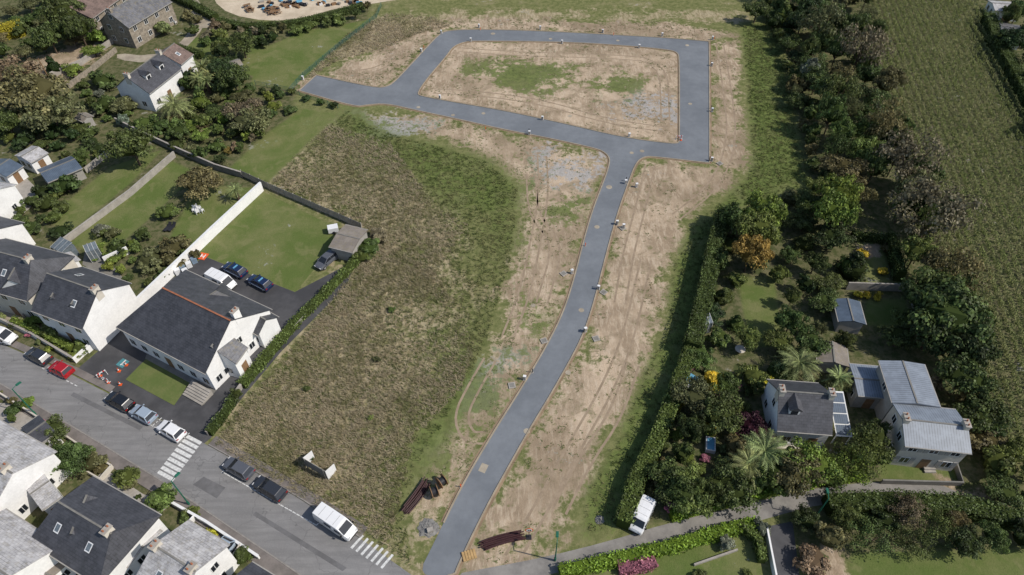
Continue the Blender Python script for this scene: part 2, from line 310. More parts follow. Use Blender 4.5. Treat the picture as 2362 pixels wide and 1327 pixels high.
def ground_mat(name,attr=True):
    t=NT(name); p=t.pos()
    n1=t.noise(p,.13,10,.68); n2=t.noise(p,.9,8,.72); n3=t.noise(p,5.,4,.7); n0=t.noise(p,.035,5,.55); nb=t.noise(p,.28,7,.62,.5)
    mp=t.n('ShaderNodeMapping'); t.l(p,mp.inputs[0]); mp.inputs['Scale'].default_value=(1,.22,1); mp.inputs['Rotation'].default_value=(0,0,.35)
    ns=t.noise(mp.outputs[0],1.6,6,.75,.6)
    jit=t.math('ADD',t.math('MULTIPLY',t.math('SUBTRACT',n1,.5),1.8),t.math('MULTIPLY',t.math('SUBTRACT',n2,.5),1.2))
    a=t.n('ShaderNodeAttribute',attribute_name='ma'); b=t.n('ShaderNodeAttribute',attribute_name='mb')
    sa=t.n('ShaderNodeSeparateColor'); sb=t.n('ShaderNodeSeparateColor'); t.l(a.outputs[0],sa.inputs[0]); t.l(b.outputs[0],sb.inputs[0])
    def fac(m,amp=1.,w=.12): return t.ss(t.math('ADD',m,t.math('MULTIPLY',jit,amp)),.5-w,.5+w)
    g=t.mix(t.ss(n2,.38,.62),(.11,.125,.045),(.185,.185,.08)); g=t.mix(t.math('MULTIPLY',t.ss(n1,.5,.62),.5),g,(.26,.225,.125))
    dry=t.mix(t.ss(ns,.38,.62),(.22,.185,.105),(.38,.32,.21)); dry=t.mix(t.math('MULTIPLY',t.ss(nb,.49,.62),.6),dry,(.14,.15,.055))
    lush=t.mix(t.ss(n2,.35,.65),(.07,.10,.028),(.135,.17,.05)); lush=t.mix(t.math('MULTIPLY',t.ss(n1,.5,.62),.4),lush,(.17,.17,.075))
    lawn=t.mix(t.ss(n1,.38,.62),(.10,.135,.038),(.155,.165,.065)); lawn=t.mix(t.math('MULTIPLY',t.ss(n3,.4,.7),.3),lawn,(.07,.095,.025)); lawn=t.mix(t.math('MULTIPLY',t.ss(nb,.52,.64),.45),lawn,(.2,.19,.09))
    gard=t.mix(t.ss(n2,.4,.6),(.065,.078,.03),(.14,.13,.07)); 
    dirt=t.mix(t.ss(n1,.36,.62),(.48,.375,.27),(.27,.205,.14)); dirt=t.mix(t.math('MULTIPLY',t.ss(ns,.45,.62),.6),dirt,(.54,.445,.335)); dirt=t.mix(t.math('MULTIPLY',t.ss(n3,.5,.75),.4),dirt,(.24,.18,.12))
    dirt=t.mix(t.math('MULTIPLY',t.ss(nb,.48,.62),.65),dirt,(.24,.185,.125)); dirt=t.mix(t.math('MULTIPLY',t.ss(n0,.48,.6),.5),dirt,(.225,.172,.115))
    weed=t.math('MULTIPLY',t.math('MULTIPLY',t.ss(n2,.5,.62),t.ss(nb,.52,.62)),.8); dirt=t.mix(weed,dirt,(.14,.145,.06))
    grav=t.mix(t.ss(n3,.35,.65),(.42,.42,.42),(.28,.28,.28))
    col=g
    col=t.mix(fac(sb.outputs[2],.25),col,gard)
    col=t.mix(fac(sa.outputs[1],1.),col,dry)
    col=t.mix(fac(sb.outputs[0],.12,.1),col,lawn)
    dd=fac(sa.outputs[0],1.15,.14)
    col=t.mix(dd,col,dirt); col=t.mix(t.math('MULTIPLY',fac(sa.outputs[2],1.5,.1),.7),col,grav)
    col=t.mix(t.math('MULTIPLY',fac(sb.outputs[1],1.2,.14),.9),col,lush)
    t.l(col,t.b.inputs['Base Color']); t.b.inputs['Roughness'].default_value=1; t.b.inputs['Specular IOR Level'].default_value=.05
    hgt=t.math('ADD',t.math('MULTIPLY',n3,.4),n2); t.bump(hgt,.6,.2)
    return t.m
gme.materials.append(ground_mat('ground_cover')); new_obj('ground',gme)
# tyre ruts in the bare soil
q=MB()
for pts in ([(1120,1010),(1080,1010),(1060,960),(1095,890),(1130,830)],[(1180,1290),(1250,1170),(1320,1040),(1400,900),(1450,780),(1490,600)],[(1290,1180),(1350,1060),(1420,960),(1460,840)],
  [(1000,210),(1100,215),(1250,235),(1400,280),(1540,300)],[(1060,115),(1200,125),(1400,130),(1530,140),(1535,280)],[(1500,380),(1480,470),(1450,580),(1430,700)],[(1660,100),(1680,220),(1690,330),(1650,430),(1560,500)],
  [(1250,360),(1255,450),(1235,560),(1210,680),(1170,780)],[(900,100),(930,115),(880,160),(800,170)],[(1225,400),(1230,500),(1290,560),(1250,700)]):
    P=chaikin(GP(pts),2,False)
    for o_ in (-.85,.85): ribbon(q,P,.32,-.02,.004,0,off=o_)
q.obj('tyre_ruts',[M['soil']])
# ------------------------------------------------ tufts (tall grass) on field
def blades(n,h,w,lean,pos):
    m=len(pos); B=pos.repeat(n,0); k=len(B); ang=rng.uniform(0,2*np.pi,k); rad=rng.uniform(0,.35,k)
    base=B.copy(); base[:,0]+=np.cos(ang)*rad; base[:,1]+=np.sin(ang)*rad
    a2=rng.uniform(0,2*np.pi,k); wv=np.stack([np.cos(a2),np.sin(a2),np.zeros(k)],-1)*w
    hh=h*rng.uniform(.5,1.1,k); ld=rng.uniform(0,2*np.pi,k); ll=lean*rng.uniform(.3,1.2,k)
    tip=base.copy(); tip[:,0]+=np.cos(ld)*ll-.12; tip[:,1]+=np.sin(ld)*ll-.05; tip[:,2]+=hh
    V=np.stack([base-wv,base+wv,tip],1).reshape(-1,3); F=np.arange(len(V)).reshape(-1,3); return V,F
def scatter_pts(px,n,z=0.,excl=()):
    P=GP(px); xs_=[p.x for p in P]; ys_=[p.y for p in P]
    x=rng.uniform(min(xs_),max(xs_),n*4); y=rng.uniform(min(ys_),max(ys_),n*4); k_=inpoly(x,y,P)
    for e in excl: k_&=~inpoly(x,y,e)
    x,y=x[k_][:n],y[k_][:n]; return np.stack([x,y,np.full(len(x),z)],-1)
def grassmat(name,c1,c2,c3,dk=.4,streak=1.0):
    t=NT(name); p=t.pos(); mp=t.n('ShaderNodeMapping'); t.l(p,mp.inputs[0]); mp.inputs['Scale'].default_value=(1,.6,.0)
    n1=t.noise(mp.outputs[0],.14,9,.7,.4); n2=t.noise(mp.outputs[0],.8,6,.7); r=t.n('ShaderNodeNewGeometry').outputs['Random Per Island']
    c=t.mix(t.ss(n1,.46,.58),c1,c2); c=t.mix(t.math('MULTIPLY',t.ss(n2,.45,.6),.5),c,c3); c=t.mix(t.math('MULTIPLY',r,dk),c,tuple(v*.5 for v in c1))
    t.l(c,t.b.inputs['Base Color']); t.b.inputs['Roughness'].default_value=.8; t.b.inputs['Specular IOR Level'].default_value=.1
    tr=t.n('ShaderNodeBsdfTranslucent'); t.l(c,tr.inputs[0]); mx=t.n('ShaderNodeMixShader'); mx.inputs[0].default_value=.35
    t.l(t.b.outputs[0],mx.inputs[1]); t.l(tr.outputs[0],mx.inputs[2]); t.l(mx.outputs[0],t.out.inputs[0])
    return t.m
gm_dry=grassmat('dry_grass',(.46,.39,.265),(.25,.235,.115),(.52,.45,.32)); gm_gr=grassmat('green_grass',(.13,.165,.055),(.2,.21,.09),(.28,.26,.13))
FIELD=[(490,1020),(560,930),(700,770),(850,600),(850,540),(620,432),(800,255),(870,300),(1120,372),(1195,440),(1180,600),(1120,790),(1050,930),(960,1080),(930,1180),(950,1300),(700,1150)]
DR=DRY[0][0]
p1=scatter_pts(DR,10000); p2=scatter_pts(DRY[1][0],4500); p3=scatter_pts(DRY[2][0],2500)
allp=np.concatenate([p1,p2,p3]); dens=np.sin(allp[:,0]*.21+allp[:,1]*.13+1.3*np.sin(allp[:,1]*.17))+np.sin(allp[:,0]*.09-allp[:,1]*.23+2)+rng.normal(0,.8,len(allp)); allp=allp[dens>-.75]
V,F=blades(6,.55,.05,.5,allp); new_obj('dry_tall_grass',fastmesh('dry_tall_grass',V,F,[gm_dry]))
p1=scatter_pts(FIELD,11000); p2=scatter_pts(LUSH[0][0],4000); p3=scatter_pts([(1720,60),(1800,50),(1860,400),(1700,470),(1740,380)],1500)
V,F=blades(5,.35,.06,.35,np.concatenate([p1,p2,p3])); new_obj('green_tall_grass',fastmesh('green_tall_grass',V,F,[gm_gr]))
wd=np.concatenate([scatter_pts(DIRT[0][0],110),scatter_pts(DIRT[1][0],110),scatter_pts(inner_px,120),scatter_pts(DIRT[3][0],50),scatter_pts(DIRT[4][0],100)])
wd=np.concatenate([wd+np.stack([rng.normal(0,.9,len(wd)),rng.normal(0,.9,len(wd)),np.zeros(len(wd))],-1) for _ in range(7)])
keep=~(inpoly(wd[:,0],wd[:,1],RO)&~inpoly(wd[:,0],wd[:,1],RI)); wd=wd[keep]
V,F=blades(5,.12,.07,.25,wd); new_obj('weeds',fastmesh('weeds',V,F,[gm_gr]))
# ------------------------------------------------ corn
cornP=GP(cornpx)
dvec=(G(2300,900)-G(2040,100)).normalized(); nvec=Vector((-dvec.y,dvec.x)); o0=G(2040,100)
ss_,oo=np.meshgrid(np.arange(-80,180,.30),np.arange(-40,80,1.5)); ss_=ss_.ravel()+rng.normal(0,.08,ss_.size); oo=oo.ravel()+rng.normal(0,.05,oo.size)+.6*np.sin(ss_*.03)
cx=o0.x+dvec.x*ss_+nvec.x*oo; cy=o0.y+dvec.y*ss_+nvec.y*oo; kk=inpoly(cx,cy,cornP)&(rng.uniform(0,1,len(cx))>.06); cx,cy=cx[kk],cy[kk]
m=len(cx); K=7; hp=rng.uniform(.85,1.1,m).repeat(K); cx=cx.repeat(K);cy=cy.repeat(K); n_=len(cx); a=rng.uniform(0,6.283,n_); z0=rng.uniform(.5,1.75,n_)*hp; L=rng.uniform(.16,.36,n_)
dx,dy=np.cos(a),np.sin(a); w=.075
b0=np.stack([cx+dy*w,cy-dx*w,z0],-1); b1=np.stack([cx-dy*w,cy+dx*w,z0],-1)
m0=np.stack([cx+dx*L*.6+dy*w,cy+dy*L*.6-dx*w,z0+.25],-1); m1=np.stack([cx+dx*L*.6-dy*w,cy+dy*L*.6+dx*w,z0+.25],-1)
tp=np.stack([cx+dx*L*1.2,cy+dy*L*1.2,z0+.1],-1)
V=np.stack([b0,b1,m1,m0,m0,m1,tp+[0,0,.0],tp],1).reshape(-1,3); F=np.arange(len(V)).reshape(-1,4)
cm=grassmat('corn_leaf',(.24,.28,.10),(.28,.30,.125),(.40,.37,.22),.3); new_obj('corn_field',fastmesh('corn_field',V,F,[cm]))
# ------------------------------------------------ trees
def quads(C,Nn,s):
    k=len(C); r=rng.normal(size=(k,3)); t1=np.cross(Nn,r); t1/=np.linalg.norm(t1,axis=1,keepdims=True)+1e-9; t2=np.cross(Nn,t1)
    s=s[:,None]; a=t1*s; b=t2*s*.7
    return np.stack([C-a,C-b,C+a,C+b],1).reshape(-1,3)
def unit(v): return v/(np.linalg.norm(v,axis=1,keepdims=True)+1e-9)
def ico(mb,c,r,m,seed=0,sub=2):
    import bmesh
    bm=bmesh.new(); bmesh.ops.create_icosphere(bm,subdivisions=sub,radius=1); rr=random.Random(seed)
    vs=[(c[0]+v.co.x*r[0]*(q:=rr.uniform(.8,1.1)),c[1]+v.co.y*r[1]*q,c[2]+v.co.z*r[2]*q) for v in bm.verts]
    fs=[tuple(v.index for v in f.verts) for f in bm.faces]; bm.free(); mb.add(vs,fs,m)
def tree_mesh(name,seed,n=2600,clumps=26,leaf=.05,z0=.28,cone=False,sparse=False):
    global rng; rng=np.random.default_rng(seed); rr=random.Random(seed)
    mb=MB(); mb.cyl((0,0,-.02),(rr.uniform(-.04,.04),0,.55),.05,.025,6,0)
    Cs=[];Rs=[]
    for i in range(clumps):
        if cone:
            z=rr.uniform(0.1,.97); R=(1-z)*.85+.05; a=rr.uniform(0,6.28); rad=R*rr.uniform(.4,.9); Cs.append((rad*math.cos(a),rad*math.sin(a),z)); Rs.append(.12+.16*(1-z))
        else:
            a=rr.uniform(0,6.28); e=math.asin(rr.uniform(-.5,1)); rad=rr.uniform(.4,.88); 
            Cs.append((rad*math.cos(a)*math.cos(e),rad*math.sin(a)*math.cos(e),(1+z0)/2+rad*math.sin(e)*(1-z0)/2*1.0)); Rs.append(rr.uniform(.16,.34))
        c=Cs[-1]
        if i<7: mb.cyl((0,0,.3 if not cone else .2),c,.022,.008,5,0,False)
    Cs=np.array(Cs);Rs=np.array(Rs)
    if not sparse:
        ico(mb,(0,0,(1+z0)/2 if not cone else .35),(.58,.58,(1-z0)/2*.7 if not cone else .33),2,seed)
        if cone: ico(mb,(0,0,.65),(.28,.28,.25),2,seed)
    ci=rng.integers(0,clumps,n); d=unit(rng.normal(size=(n,3))); d[:,2]=np.where(d[:,2]<-.3,-d[:,2],d[:,2])
    sq=np.array([1,1,.55 if not cone else .5]); C=Cs[ci]+d*Rs[ci][:,None]*rng.uniform(.55,1.08,(n,1))*sq
    Nn=unit(d+rng.normal(0,.5,(n,3))+[0,0,.35]); Q=quads(C,Nn,leaf*rng.uniform(.6,1.3,n))
    b=len(mb.V); V=np.concatenate([np.array(mb.V),Q]); F=mb.F+[tuple(b+4*i+j for j in range(4)) for i in range(n)]
    me=bpy.data.meshes.new(name); me.from_pydata(V.tolist(),[],F)
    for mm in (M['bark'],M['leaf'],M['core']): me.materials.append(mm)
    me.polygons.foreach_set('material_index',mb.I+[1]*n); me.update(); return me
TR=[tree_mesh('tree_crown',s,4400,32,.043) for s in (1,2,3,4,5)]
SH=[tree_mesh('shrub_crown',s,1500,16,.075,z0=0.0) for s in (11,12,13,14)]
CO=[tree_mesh('conifer_crown',s,2600,46,.045,cone=True) for s in (21,22)]
SP=[tree_mesh('sparse_crown',s,2600,34,.032,z0=.15,sparse=True) for s in (31,32,33)]
def palm_mesh(nm,nf,L,h,droop):
    mb=MB(); rr=random.Random(nf); mb.cyl((0,0,0),(0,0,h),.28,.22,8,0)
    for i in range(nf):
        a=i*2.399; up=rr.uniform(-.15,1.1); pts=[]
        d=Vector((math.cos(a),math.sin(a),0)); 
        for j in range(9):
            t=j/8; pts.append(Vector((0,0,h))+d*(L*t*math.cos(up*.8))+Vector((0,0,L*(math.sin(up)*t-droop*t*t))))
        sd=Vector((-d.y,d.x,0))
        for j in range(1,9):
            for q in (0,.5):
                p=pts[j-1].lerp(pts[j],q+.25); ww=L*.13*math.sin(min(1,j/8*.9+.12)*math.pi)**.5+.05
                for s in (-1,1):
                    tip=p+sd*s*ww+d*ww*.8-Vector((0,0,ww*.3)); e=(pts[j]-pts[j-1])*.16
                    mb.add([p-e,p+e,tip],[(0,1,2)],1)
            e2=sd*.05; mb.add([pts[j-1]-e2,pts[j-1]+e2,pts[j]+e2,pts[j]-e2],[(0,1,2,3)],1)
    return mb.mesh(nm,[M['bark'],M['leaf']])
PALM=palm_mesh('palm',46,4.1,3.2,.55); YUC=palm_mesh('yucca',30,1.6,2.2,.4)
def tree(u,v,r,h,kind='t',col='gr',name=None):
    p=G(u,v,h*.5); 
    bank,nm={'t':(TR,'deciduous_tree'),'s':(SH,'shrub'),'c':(CO,'conifer_tree'),'p':(SP,'feathery_tree'),'P':([PALM],'palm_tree'),'Y':([YUC],'yucca_palm')}[kind]
    o=bpy.data.objects.new(name or nm,random.choice(bank)); sc.collection.objects.link(o); o.location=(p.x,p.y,0); o.rotation_euler=(0,0,random.uniform(0,6.28))
    if kind in 'PY': o.scale=(r,r,r)
    else: o.scale=(r*random.uniform(.9,1.1),r*random.uniform(.9,1.1),h)
    c=COL[col]; j=random.uniform(.85,1.2); o.color=(c[0]*j*random.uniform(.88,1.15),c[1]*j,c[2]*j,1); return o
BUILT=[]
def keepout(u,v,r):
    c=G(u,v); BUILT.append([c+Vector((math.cos(a)*r,math.sin(a)*r)) for a in [i*.785 for i in range(8)]])
def scat(px,spacing,rr,hr,kinds,cols,excl=(),maxn=400):
    P=GP(px); X0,X1=min(p.x for p in P),max(p.x for p in P); Y0,Y1=min(p.y for p in P),max(p.y for p in P)
    ex=[GP(e) for e in excl]+BUILT; pts=[]; tries=0
    def inside(x,y,Q): return bool(inpoly(np.array([x]),np.array([y]),Q)[0])
    while tries<maxn*14 and len(pts)<maxn:
        tries+=1; x,y=random.uniform(X0,X1),random.uniform(Y0,Y1)
        if any((x-a)**2+(y-b)**2<spacing**2 for a,b in pts): continue
        if not inside(x,y,P) or any(inside(x,y,e) for e in ex): continue
        pts.append((x,y)); r=random.uniform(*rr)*random.uniform(.85,1.1); k=random.choice(kinds)
        o=tree(0,0,r,random.uniform(*hr),k,random.choice(cols)) if k not in 'PY' else tree(0,0,1,4,k,'md'); o.location=(x,y,0)
def hedge(name,px,w,h,col,world=False,dens=26,leaf=.13):
    P=px if world else GP(px); V=[];mb=MB(); ribbon(mb,P,w*.8,0,h*.88,1)
    Q=[]
    for a,b in zip(P[:-1],P[1:]):
        L=(b-a).length; n=int(L*(w+2*h)*dens); t=rng.uniform(0,1,n); d=(b-a).normalized(); nn=Vector((-d.y,d.x))
        s=rng.uniform(-(w/2+h),w/2+h,n); top=np.abs(s)<w/2; off=np.where(top,s,np.sign(s)*w/2); z=np.where(top,h,h-(np.abs(s)-w/2))
        bul=.12*np.sin(t*L*1.7)+rng.normal(0,.07,n); z=z+np.where(top,bul,0); off=off+np.where(top,0,np.sign(s)*bul)
        C=np.stack([a.x+d.x*L*t+nn.x*off,a.y+d.y*L*t+nn.y*off,np.maximum(z,.05)],-1)
        nr=np.where(top[:,None],np.array([0,0,1.]),np.stack([nn.x*np.sign(s),nn.y*np.sign(s),.2+0*s],-1)); Nn=unit(nr+rng.normal(0,.5,(n,3)))
        Q.append(quads(C,Nn,leaf*rng.uniform(.6,1.3,n)))
    Q=np.concatenate(Q); n=len(Q)//4; b=len(mb.V); me=bpy.data.meshes.new(name); me.from_pydata(mb.V+Q.tolist(),[],mb.F+[tuple(b+4*i+j for j in range(4)) for i in range(n)])
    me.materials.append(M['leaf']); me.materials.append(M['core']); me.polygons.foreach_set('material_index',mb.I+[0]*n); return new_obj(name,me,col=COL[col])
# ------------------------------------------------ houses
def house(name,A,B,hr,he,W,hipA=0,hipB=0,wall='white',roof='slate',chim=(),dorm=(),sky=(),ridge=None,win=True,ov=.3,shut=None,chm='offw',gk=(-.22,.22),gattic=True,every=3.0):
    a=G(*A,hr); b=G(*B,hr); d=(b-a); LR=d.length; ang=math.atan2(d.y,d.x); d.normalize(); L=LR+hipA+hipB
    c=a-d*hipA+d*(L/2); e=empty(name,(c.x,c.y,0),ang); x0,x1=-L/2,L/2; rx0,rx1=x0+hipA,x1-hipB; y0,y1=-W/2,W/2
    n=Vector((-d.y,d.x)); BUILT.append([c+d*(sx*(L/2+.8))+n*(sy*(W/2+.8)) for sx,sy in ((-1,-1),(1,-1),(1,1),(-1,1))])
    slope=(hr-he)/(W/2)
    w=MB(); vs=[(x0,y0,0),(x1,y0,0),(x1,y1,0),(x0,y1,0),(x0,y0,he),(x1,y0,he),(x1,y1,he),(x0,y1,he)]
    w.add(vs,[(0,1,5,4),(1,2,6,5),(2,3,7,6),(3,0,4,7)])
    if not hipA: w.add([(x0,y0,he),(x0,y1,he),(x0,0,hr-.02)],[(0,2,1)])
    if not hipB: w.add([(x1,y0,he),(x1,y1,he),(x1,0,hr-.02)],[(0,1,2)])
    w.obj('walls',[M[wall]],e)
    r=MB(); gx=.12; X0=x0-(ov if hipA else gx); X1=x1+(ov if hipB else gx); Ye=W/2+ov; zd=he-ov*slope+.1
    RX0=rx0 if hipA else X0; RX1=rx1 if hipB else X1; hz=hr+.1; th=.14
    top=[(X0,-Ye,zd),(X1,-Ye,zd),(X1,Ye,zd),(X0,Ye,zd),(RX0,0,hz),(RX1,0,hz)]; bot=[(x,y,z-th) for x,y,z in top]
    fs=[(0,1,5,4),(2,3,4,5),(6,10,11,7),(8,11,10,9),(0,6,7,1),(2,8,9,3)]
    fs+= [(3,0,4),(9,10,6),(0,3,9,6)] if hipA else [(0,4,10,6),(4,3,9,10)]
    fs+= [(1,2,5),(7,11,8),(1,7,8,2)] if hipB else [(1,7,11,5),(5,11,8,2)]
    r.add(top+bot,fs); r.obj('roof',[M[roof]],e)
    if ridge: q=MB(); q.box((RX0+RX1)/2,0,hz+.02,RX1-RX0,.22,.1); q.obj('ridge_tiles',[M[ridge]],e)
    else: q=MB(); q.box((RX0+RX1)/2,0,hz+.02,RX1-RX0,.2,.08); q.obj('ridge_tiles',[M['concdark']],e)
    gt=MB()
    for s in (-1,1): gt.box(0,s*(Ye+.06),zd-.08,X1-X0,.12,.12)
    gt.obj('gutters',[M['grayw']],e)
    if win:
        q=MB(); ns=max(1,int(he//2.5))
        for s in (-1,1):
            k=max(1,int(L//every))
            for i in range(k):
                for f in range(ns):
                    xx=x0+(i+.5)*L/k; zz=1.5+f*2.7
                    if s==-1 and i==k//2 and f==0: q.box(xx,s*W/2,1.05,1.1,.1,2.1,2); continue
                    q.box(xx,s*W/2,zz,1.15,.08,1.25,0); q.box(xx,s*W/2,zz,.95,.12,1.05,1); q.box(xx,s*W/2,zz,.06,.14,1.05,0)
                    if shut: 
                        for g in (-1,1): q.box(xx+g*.9,s*(W/2+.03),zz,.5,.06,1.3,3)
        for s,hp in ((-1,hipA),(1,hipB)):
            for f in range(ns+(0 if hp or hr-he<2.5 or not gattic else 1)):
                ks=gk if f<ns else (0,)
                for g in ks: xx=s*L/2; q.box(xx,g*W,1.5+f*2.7,.08,1.05,1.2,0); q.box(xx,g*W,1.5+f*2.7,.12,.85,1.0,1); q.box(xx,g*W,1.5+f*2.7,.14,.06,1.0,0)
        q.obj('windows',[M['frame'],M['glass'],M['wood'],M[shut or 'frame']],e)
    if chim:
        q=MB()
        for t,y in chim:
            xx=x0+L*t; q.box(xx,y,hr-.5,.6,1.1,2.2,0); q.box(xx,y,hr+.66,.72,1.24,.12,1)
            for g in (-.3,.3): q.cyl((xx,y+g,hr+.7),(xx,y+g,hr+1.0),.11,.09,6,2)
        q.obj('chimneys',[M[chm],M['conc'],M['orange']],e)
    for t,s in dorm:
        q=MB(); xx=x0+L*t; yy=W*.3; zb=hr-slope*yy; dh=1.2; wd=1.3; yb=yy-dh/slope*.8
        q.box(xx,s*(yy+yb)/2,zb+dh*.25,wd,yy-yb,dh*1.3,0); q.box(xx,s*(yy+.02),zb+.3,.85,.08,.85,2)
        z1=zb+dh*.9; hw=wd/2+.2; zr=z1+.7; y_a=s*(yy+.25); y_b=s*max(.1,(hr-zr)/slope-.3 if zr<hr else .1)
        q.add([(xx-hw,y_a,z1),(xx+hw,y_a,z1),(xx,y_a,zr),(xx-hw,y_b,z1),(xx+hw,y_b,z1),(xx,y_b,zr)],[(0,2,5,3),(2,1,4,5),(0,1,2),(3,5,4)],1)
        q.obj('dormer',[M[wall],M[roof],M['glass']],e)
    for t,yy in sky:
        q=MB(); xx=x0+L*t; s=1 if yy>0 else -1; zc=hr-slope*abs(yy)+.17; dy=.45
        q.add([(xx-.38,yy-dy,zc+s*dy*slope),(xx+.38,yy-dy,zc+s*dy*slope),(xx+.38,yy+dy,zc-s*dy*slope),(xx-.38,yy+dy,zc-s*dy*slope)],[(0,1,2,3)])
        q.add([(xx-.27,yy-dy*.75,zc+.02+s*dy*.75*slope),(xx+.27,yy-dy*.75,zc+.02+s*dy*.75*slope),(xx+.27,yy+dy*.75,zc+.02-s*dy*.75*slope),(xx-.27,yy+dy*.75,zc+.02-s*dy*.75*slope)],[(0,1,2,3)],1)
        q.obj('skylight',[M['sheetw'],M['cane']],e)
    return e
house('gendarmerie_building',(375,665),(530,740),8.4,4.4,12.2,4,0,chim=((.985,1.3),),ridge='orange',gk=(-.4,-.28,-.16,0,.12,.24,.36),chm='white',every=2.2)
house('gendarmerie_front_wing',(488,800),(515,765),6.3,4.0,5.2,0,0,win=True,gattic=False,roof='slate2')
house('gendarmerie_rear_wing',(455,700),(500,672),6.2,4.0,6.0,0,2.0,win=True)
house('gendarmerie_side_porch',(565,712),(612,738),4.6,3.4,3.4,0,0,win=False)
house('semi_detached_house',(110,632),(224,672),8.3,5.4,8.8,0,0,chim=((.97,0),),sky=((.3,2.3),(.7,-2.3)),gk=(),gattic=False)
house('house_front_gable',(165,702),(185,668),7.0,5.4,4.4,0,0,gk=(0,),gattic=False)
house('house_front_gable',(118,686),(138,652),7.0,5.4,4.0,0,0,gk=(0,),gattic=False)
house('terraced_house',(-70,565),(72,602),8.3,5.4,9,0,1.5,chim=((.85,0),),sky=((.6,-2.3),),wall='offw')
house('house_front_gable',(20,645),(42,606),7.4,5.4,4.6,0,0,gk=(0,))
house('terraced_house',(-90,510),(-12,530),6.6,4.5,8)
house('house_annex',(128,592),(150,610),3.4,2.8,3.6,roof='slateL')
house('white_house',(-90,430),(-20,440),6.5,4.5,8,roof='slateL')
house('detached_house',(292,178),(368,122),7.2,4.4,7.6,chim=((.02,0),(.98,0)),dorm=((.3,-1),(.7,-1)),wall='white',gattic=False)
house('house_extension',(374,124),(402,101),6.1,4.2,7.0,roof='tile',sky=((.5,-2),))
house('stone_house',(250,28),(352,-30),8,5.2,8,wall='stone',roof='slate2',chim=((.03,0),(.97,0)),chm='stone')
house('stone_barn',(150,12),(235,-45),7.5,5,11,wall='stone',roof='tile')
house('garage',(-15,392),(22,368),3.2,2.5,5,roof='metalb')
house('garage',(50,362),(88,340),3.2,2.7,4,roof='slateL',wall='white')
house('garage',(95,400),(172,368),3.0,2.4,4.6,roof='metalb',wall='grayw')
house('slate_house',(135,1158),(258,1232),7.3,4.8,8.0,1.,1.,sky=((.25,-2.0),(.72,-2.)),chim=((.85,0),),wall='white')
house('slate_house_wing',(200,1145),(165,1230),6.5,4.5,5)
house('white_house',(-110,1010),(28,1092),7.0,4.8,8.4,roof='slateL',chim=((.9,0),),sky=((.8,-2),))
house('flat_annex',(72,1140),(112,1112),3.4,3.2,5,roof='slateL')
house('white_house',(356,1258),(450,1318),6.8,5,7.4,roof='slateL',chim=((.05,0),(.93,0)),sky=((.4,-2),))
house('white_house',(490,1375),(620,1460),7.3,5,9,roof='slate',chim=((.05,0),))
house('slate_house',(-110,1240),(20,1330),7,4.6,9,roof='slateL')
house('lean_to',(300,1240),(330,1262),3,2.6,4,roof='slateL'); house('garage',(66,1002),(104,975),3.0,2.6,3.6,roof='slate',win=False); house('garden_shed',(470,1262),(490,1275),2.6,2.2,2.6,roof='slateL',win=False); house('garden_shed',(88,1312),(120,1330),3,2.4,4,roof='fibro')
house('cottage',(1798,903),(1920,912),6.6,3.8,7.2,chim=((.03,0),(.97,0)),dorm=((.28,-1),),wall='white')
house('modern_house',(2082,835),(2115,930),5.4,5.1,5.2,roof='metal',wall='grayw',every=4)
house('modern_house_annex',(1972,874),(2040,880),3.2,3.0,4.6,roof='metal',wall='grayw')
house('old_town_house',(2083,968),(2230,984),6.0,5.0,5.6,roof='metal',wall='offw',chim=((.03,0),(.97,0)),shut='grayw',every=1.9,gattic=False)
house('garden_shed',(778,540),(828,552),3.0,2.6,5,roof='fibro',wall='grayw',win=False)
house('garden_shed',(1955,690),(1968,740),2.8,2.4,3.2,roof='metalb',wall='grayw',win=False)
house('garden_shed',(1920,790),(1925,835),2.6,2.1,3.6,roof='fibro',wall='grayw',win=False)
house('holiday_chalet',(2310,60),(2360,68),3.4,2.6,7,roof='slate2')
house('mobile_home',(2290,8),(2350,12),3,2.5,5,roof='slateL')
house('garden_shed',(182,262),(200,270),2.4,2.0,1.8,roof='fibro',wall='grayw',win=False); house('garden_shed',(530,145),(552,138),2.4,2.0,2.2,roof='fibro',wall='grayw',win=False)
def box_obj(name,u,v,sx,sy,sz,m,rz=0,z=0):
    p=G(u,v); q=MB(); q.box(0,0,sz/2,sx,sy,sz); return q.obj(name,[M[m]],None,(p.x,p.y,z),rz)
def conserv(u,v,sx,sy,rz):
    p=G(u,v,1.5); q=MB(); q.box(0,0,1.1,sx,sy,2.2,0)
    q.add([(-sx/2,-sy/2,2.25),(sx/2,-sy/2,2.25),(sx/2,sy/2,2.7),(-sx/2,sy/2,2.7)],[(0,1,2,3)],0)
    for i in range(4): x=-sx/2+sx*i/3; q.add([(x-.02,-sy/2-.05,2.3),(x+.02,-sy/2-.05,2.3),(x+.02,sy/2,2.75),(x-.02,sy/2,2.75)],[(0,1,2,3)],1); q.box(x,-sy/2-.03,1.1,.05,.06,2.2,1)
    q.obj('conservatory',[M['cane'],M['frame']],None,(p.x,p.y,0),rz)
conserv(148,575,2.8,2.2,-.5); conserv(215,580,1.8,1.5,.6); conserv(1625,745,1.6,1.6,.2)
e=empty('solar_canopy',(*G(1936,955,2.5),0),math.radians(-4)); q=MB()
for i in range(4): q.add([(-.85,-2.9+i*1.45,2.2+.28*i),(.85,-2.9+i*1.45,2.2+.28*i),(.85,-1.6+i*1.45,2.45+.28*i),(-.85,-1.6+i*1.45,2.45+.28*i)],[(0,1,2,3)],0)
q.add([(-1.0,-3.1,2.1),(1.0,-3.1,2.1),(1.0,3.0,3.28),(-1.0,3.0,3.28)],[(0,1,2,3)],1)
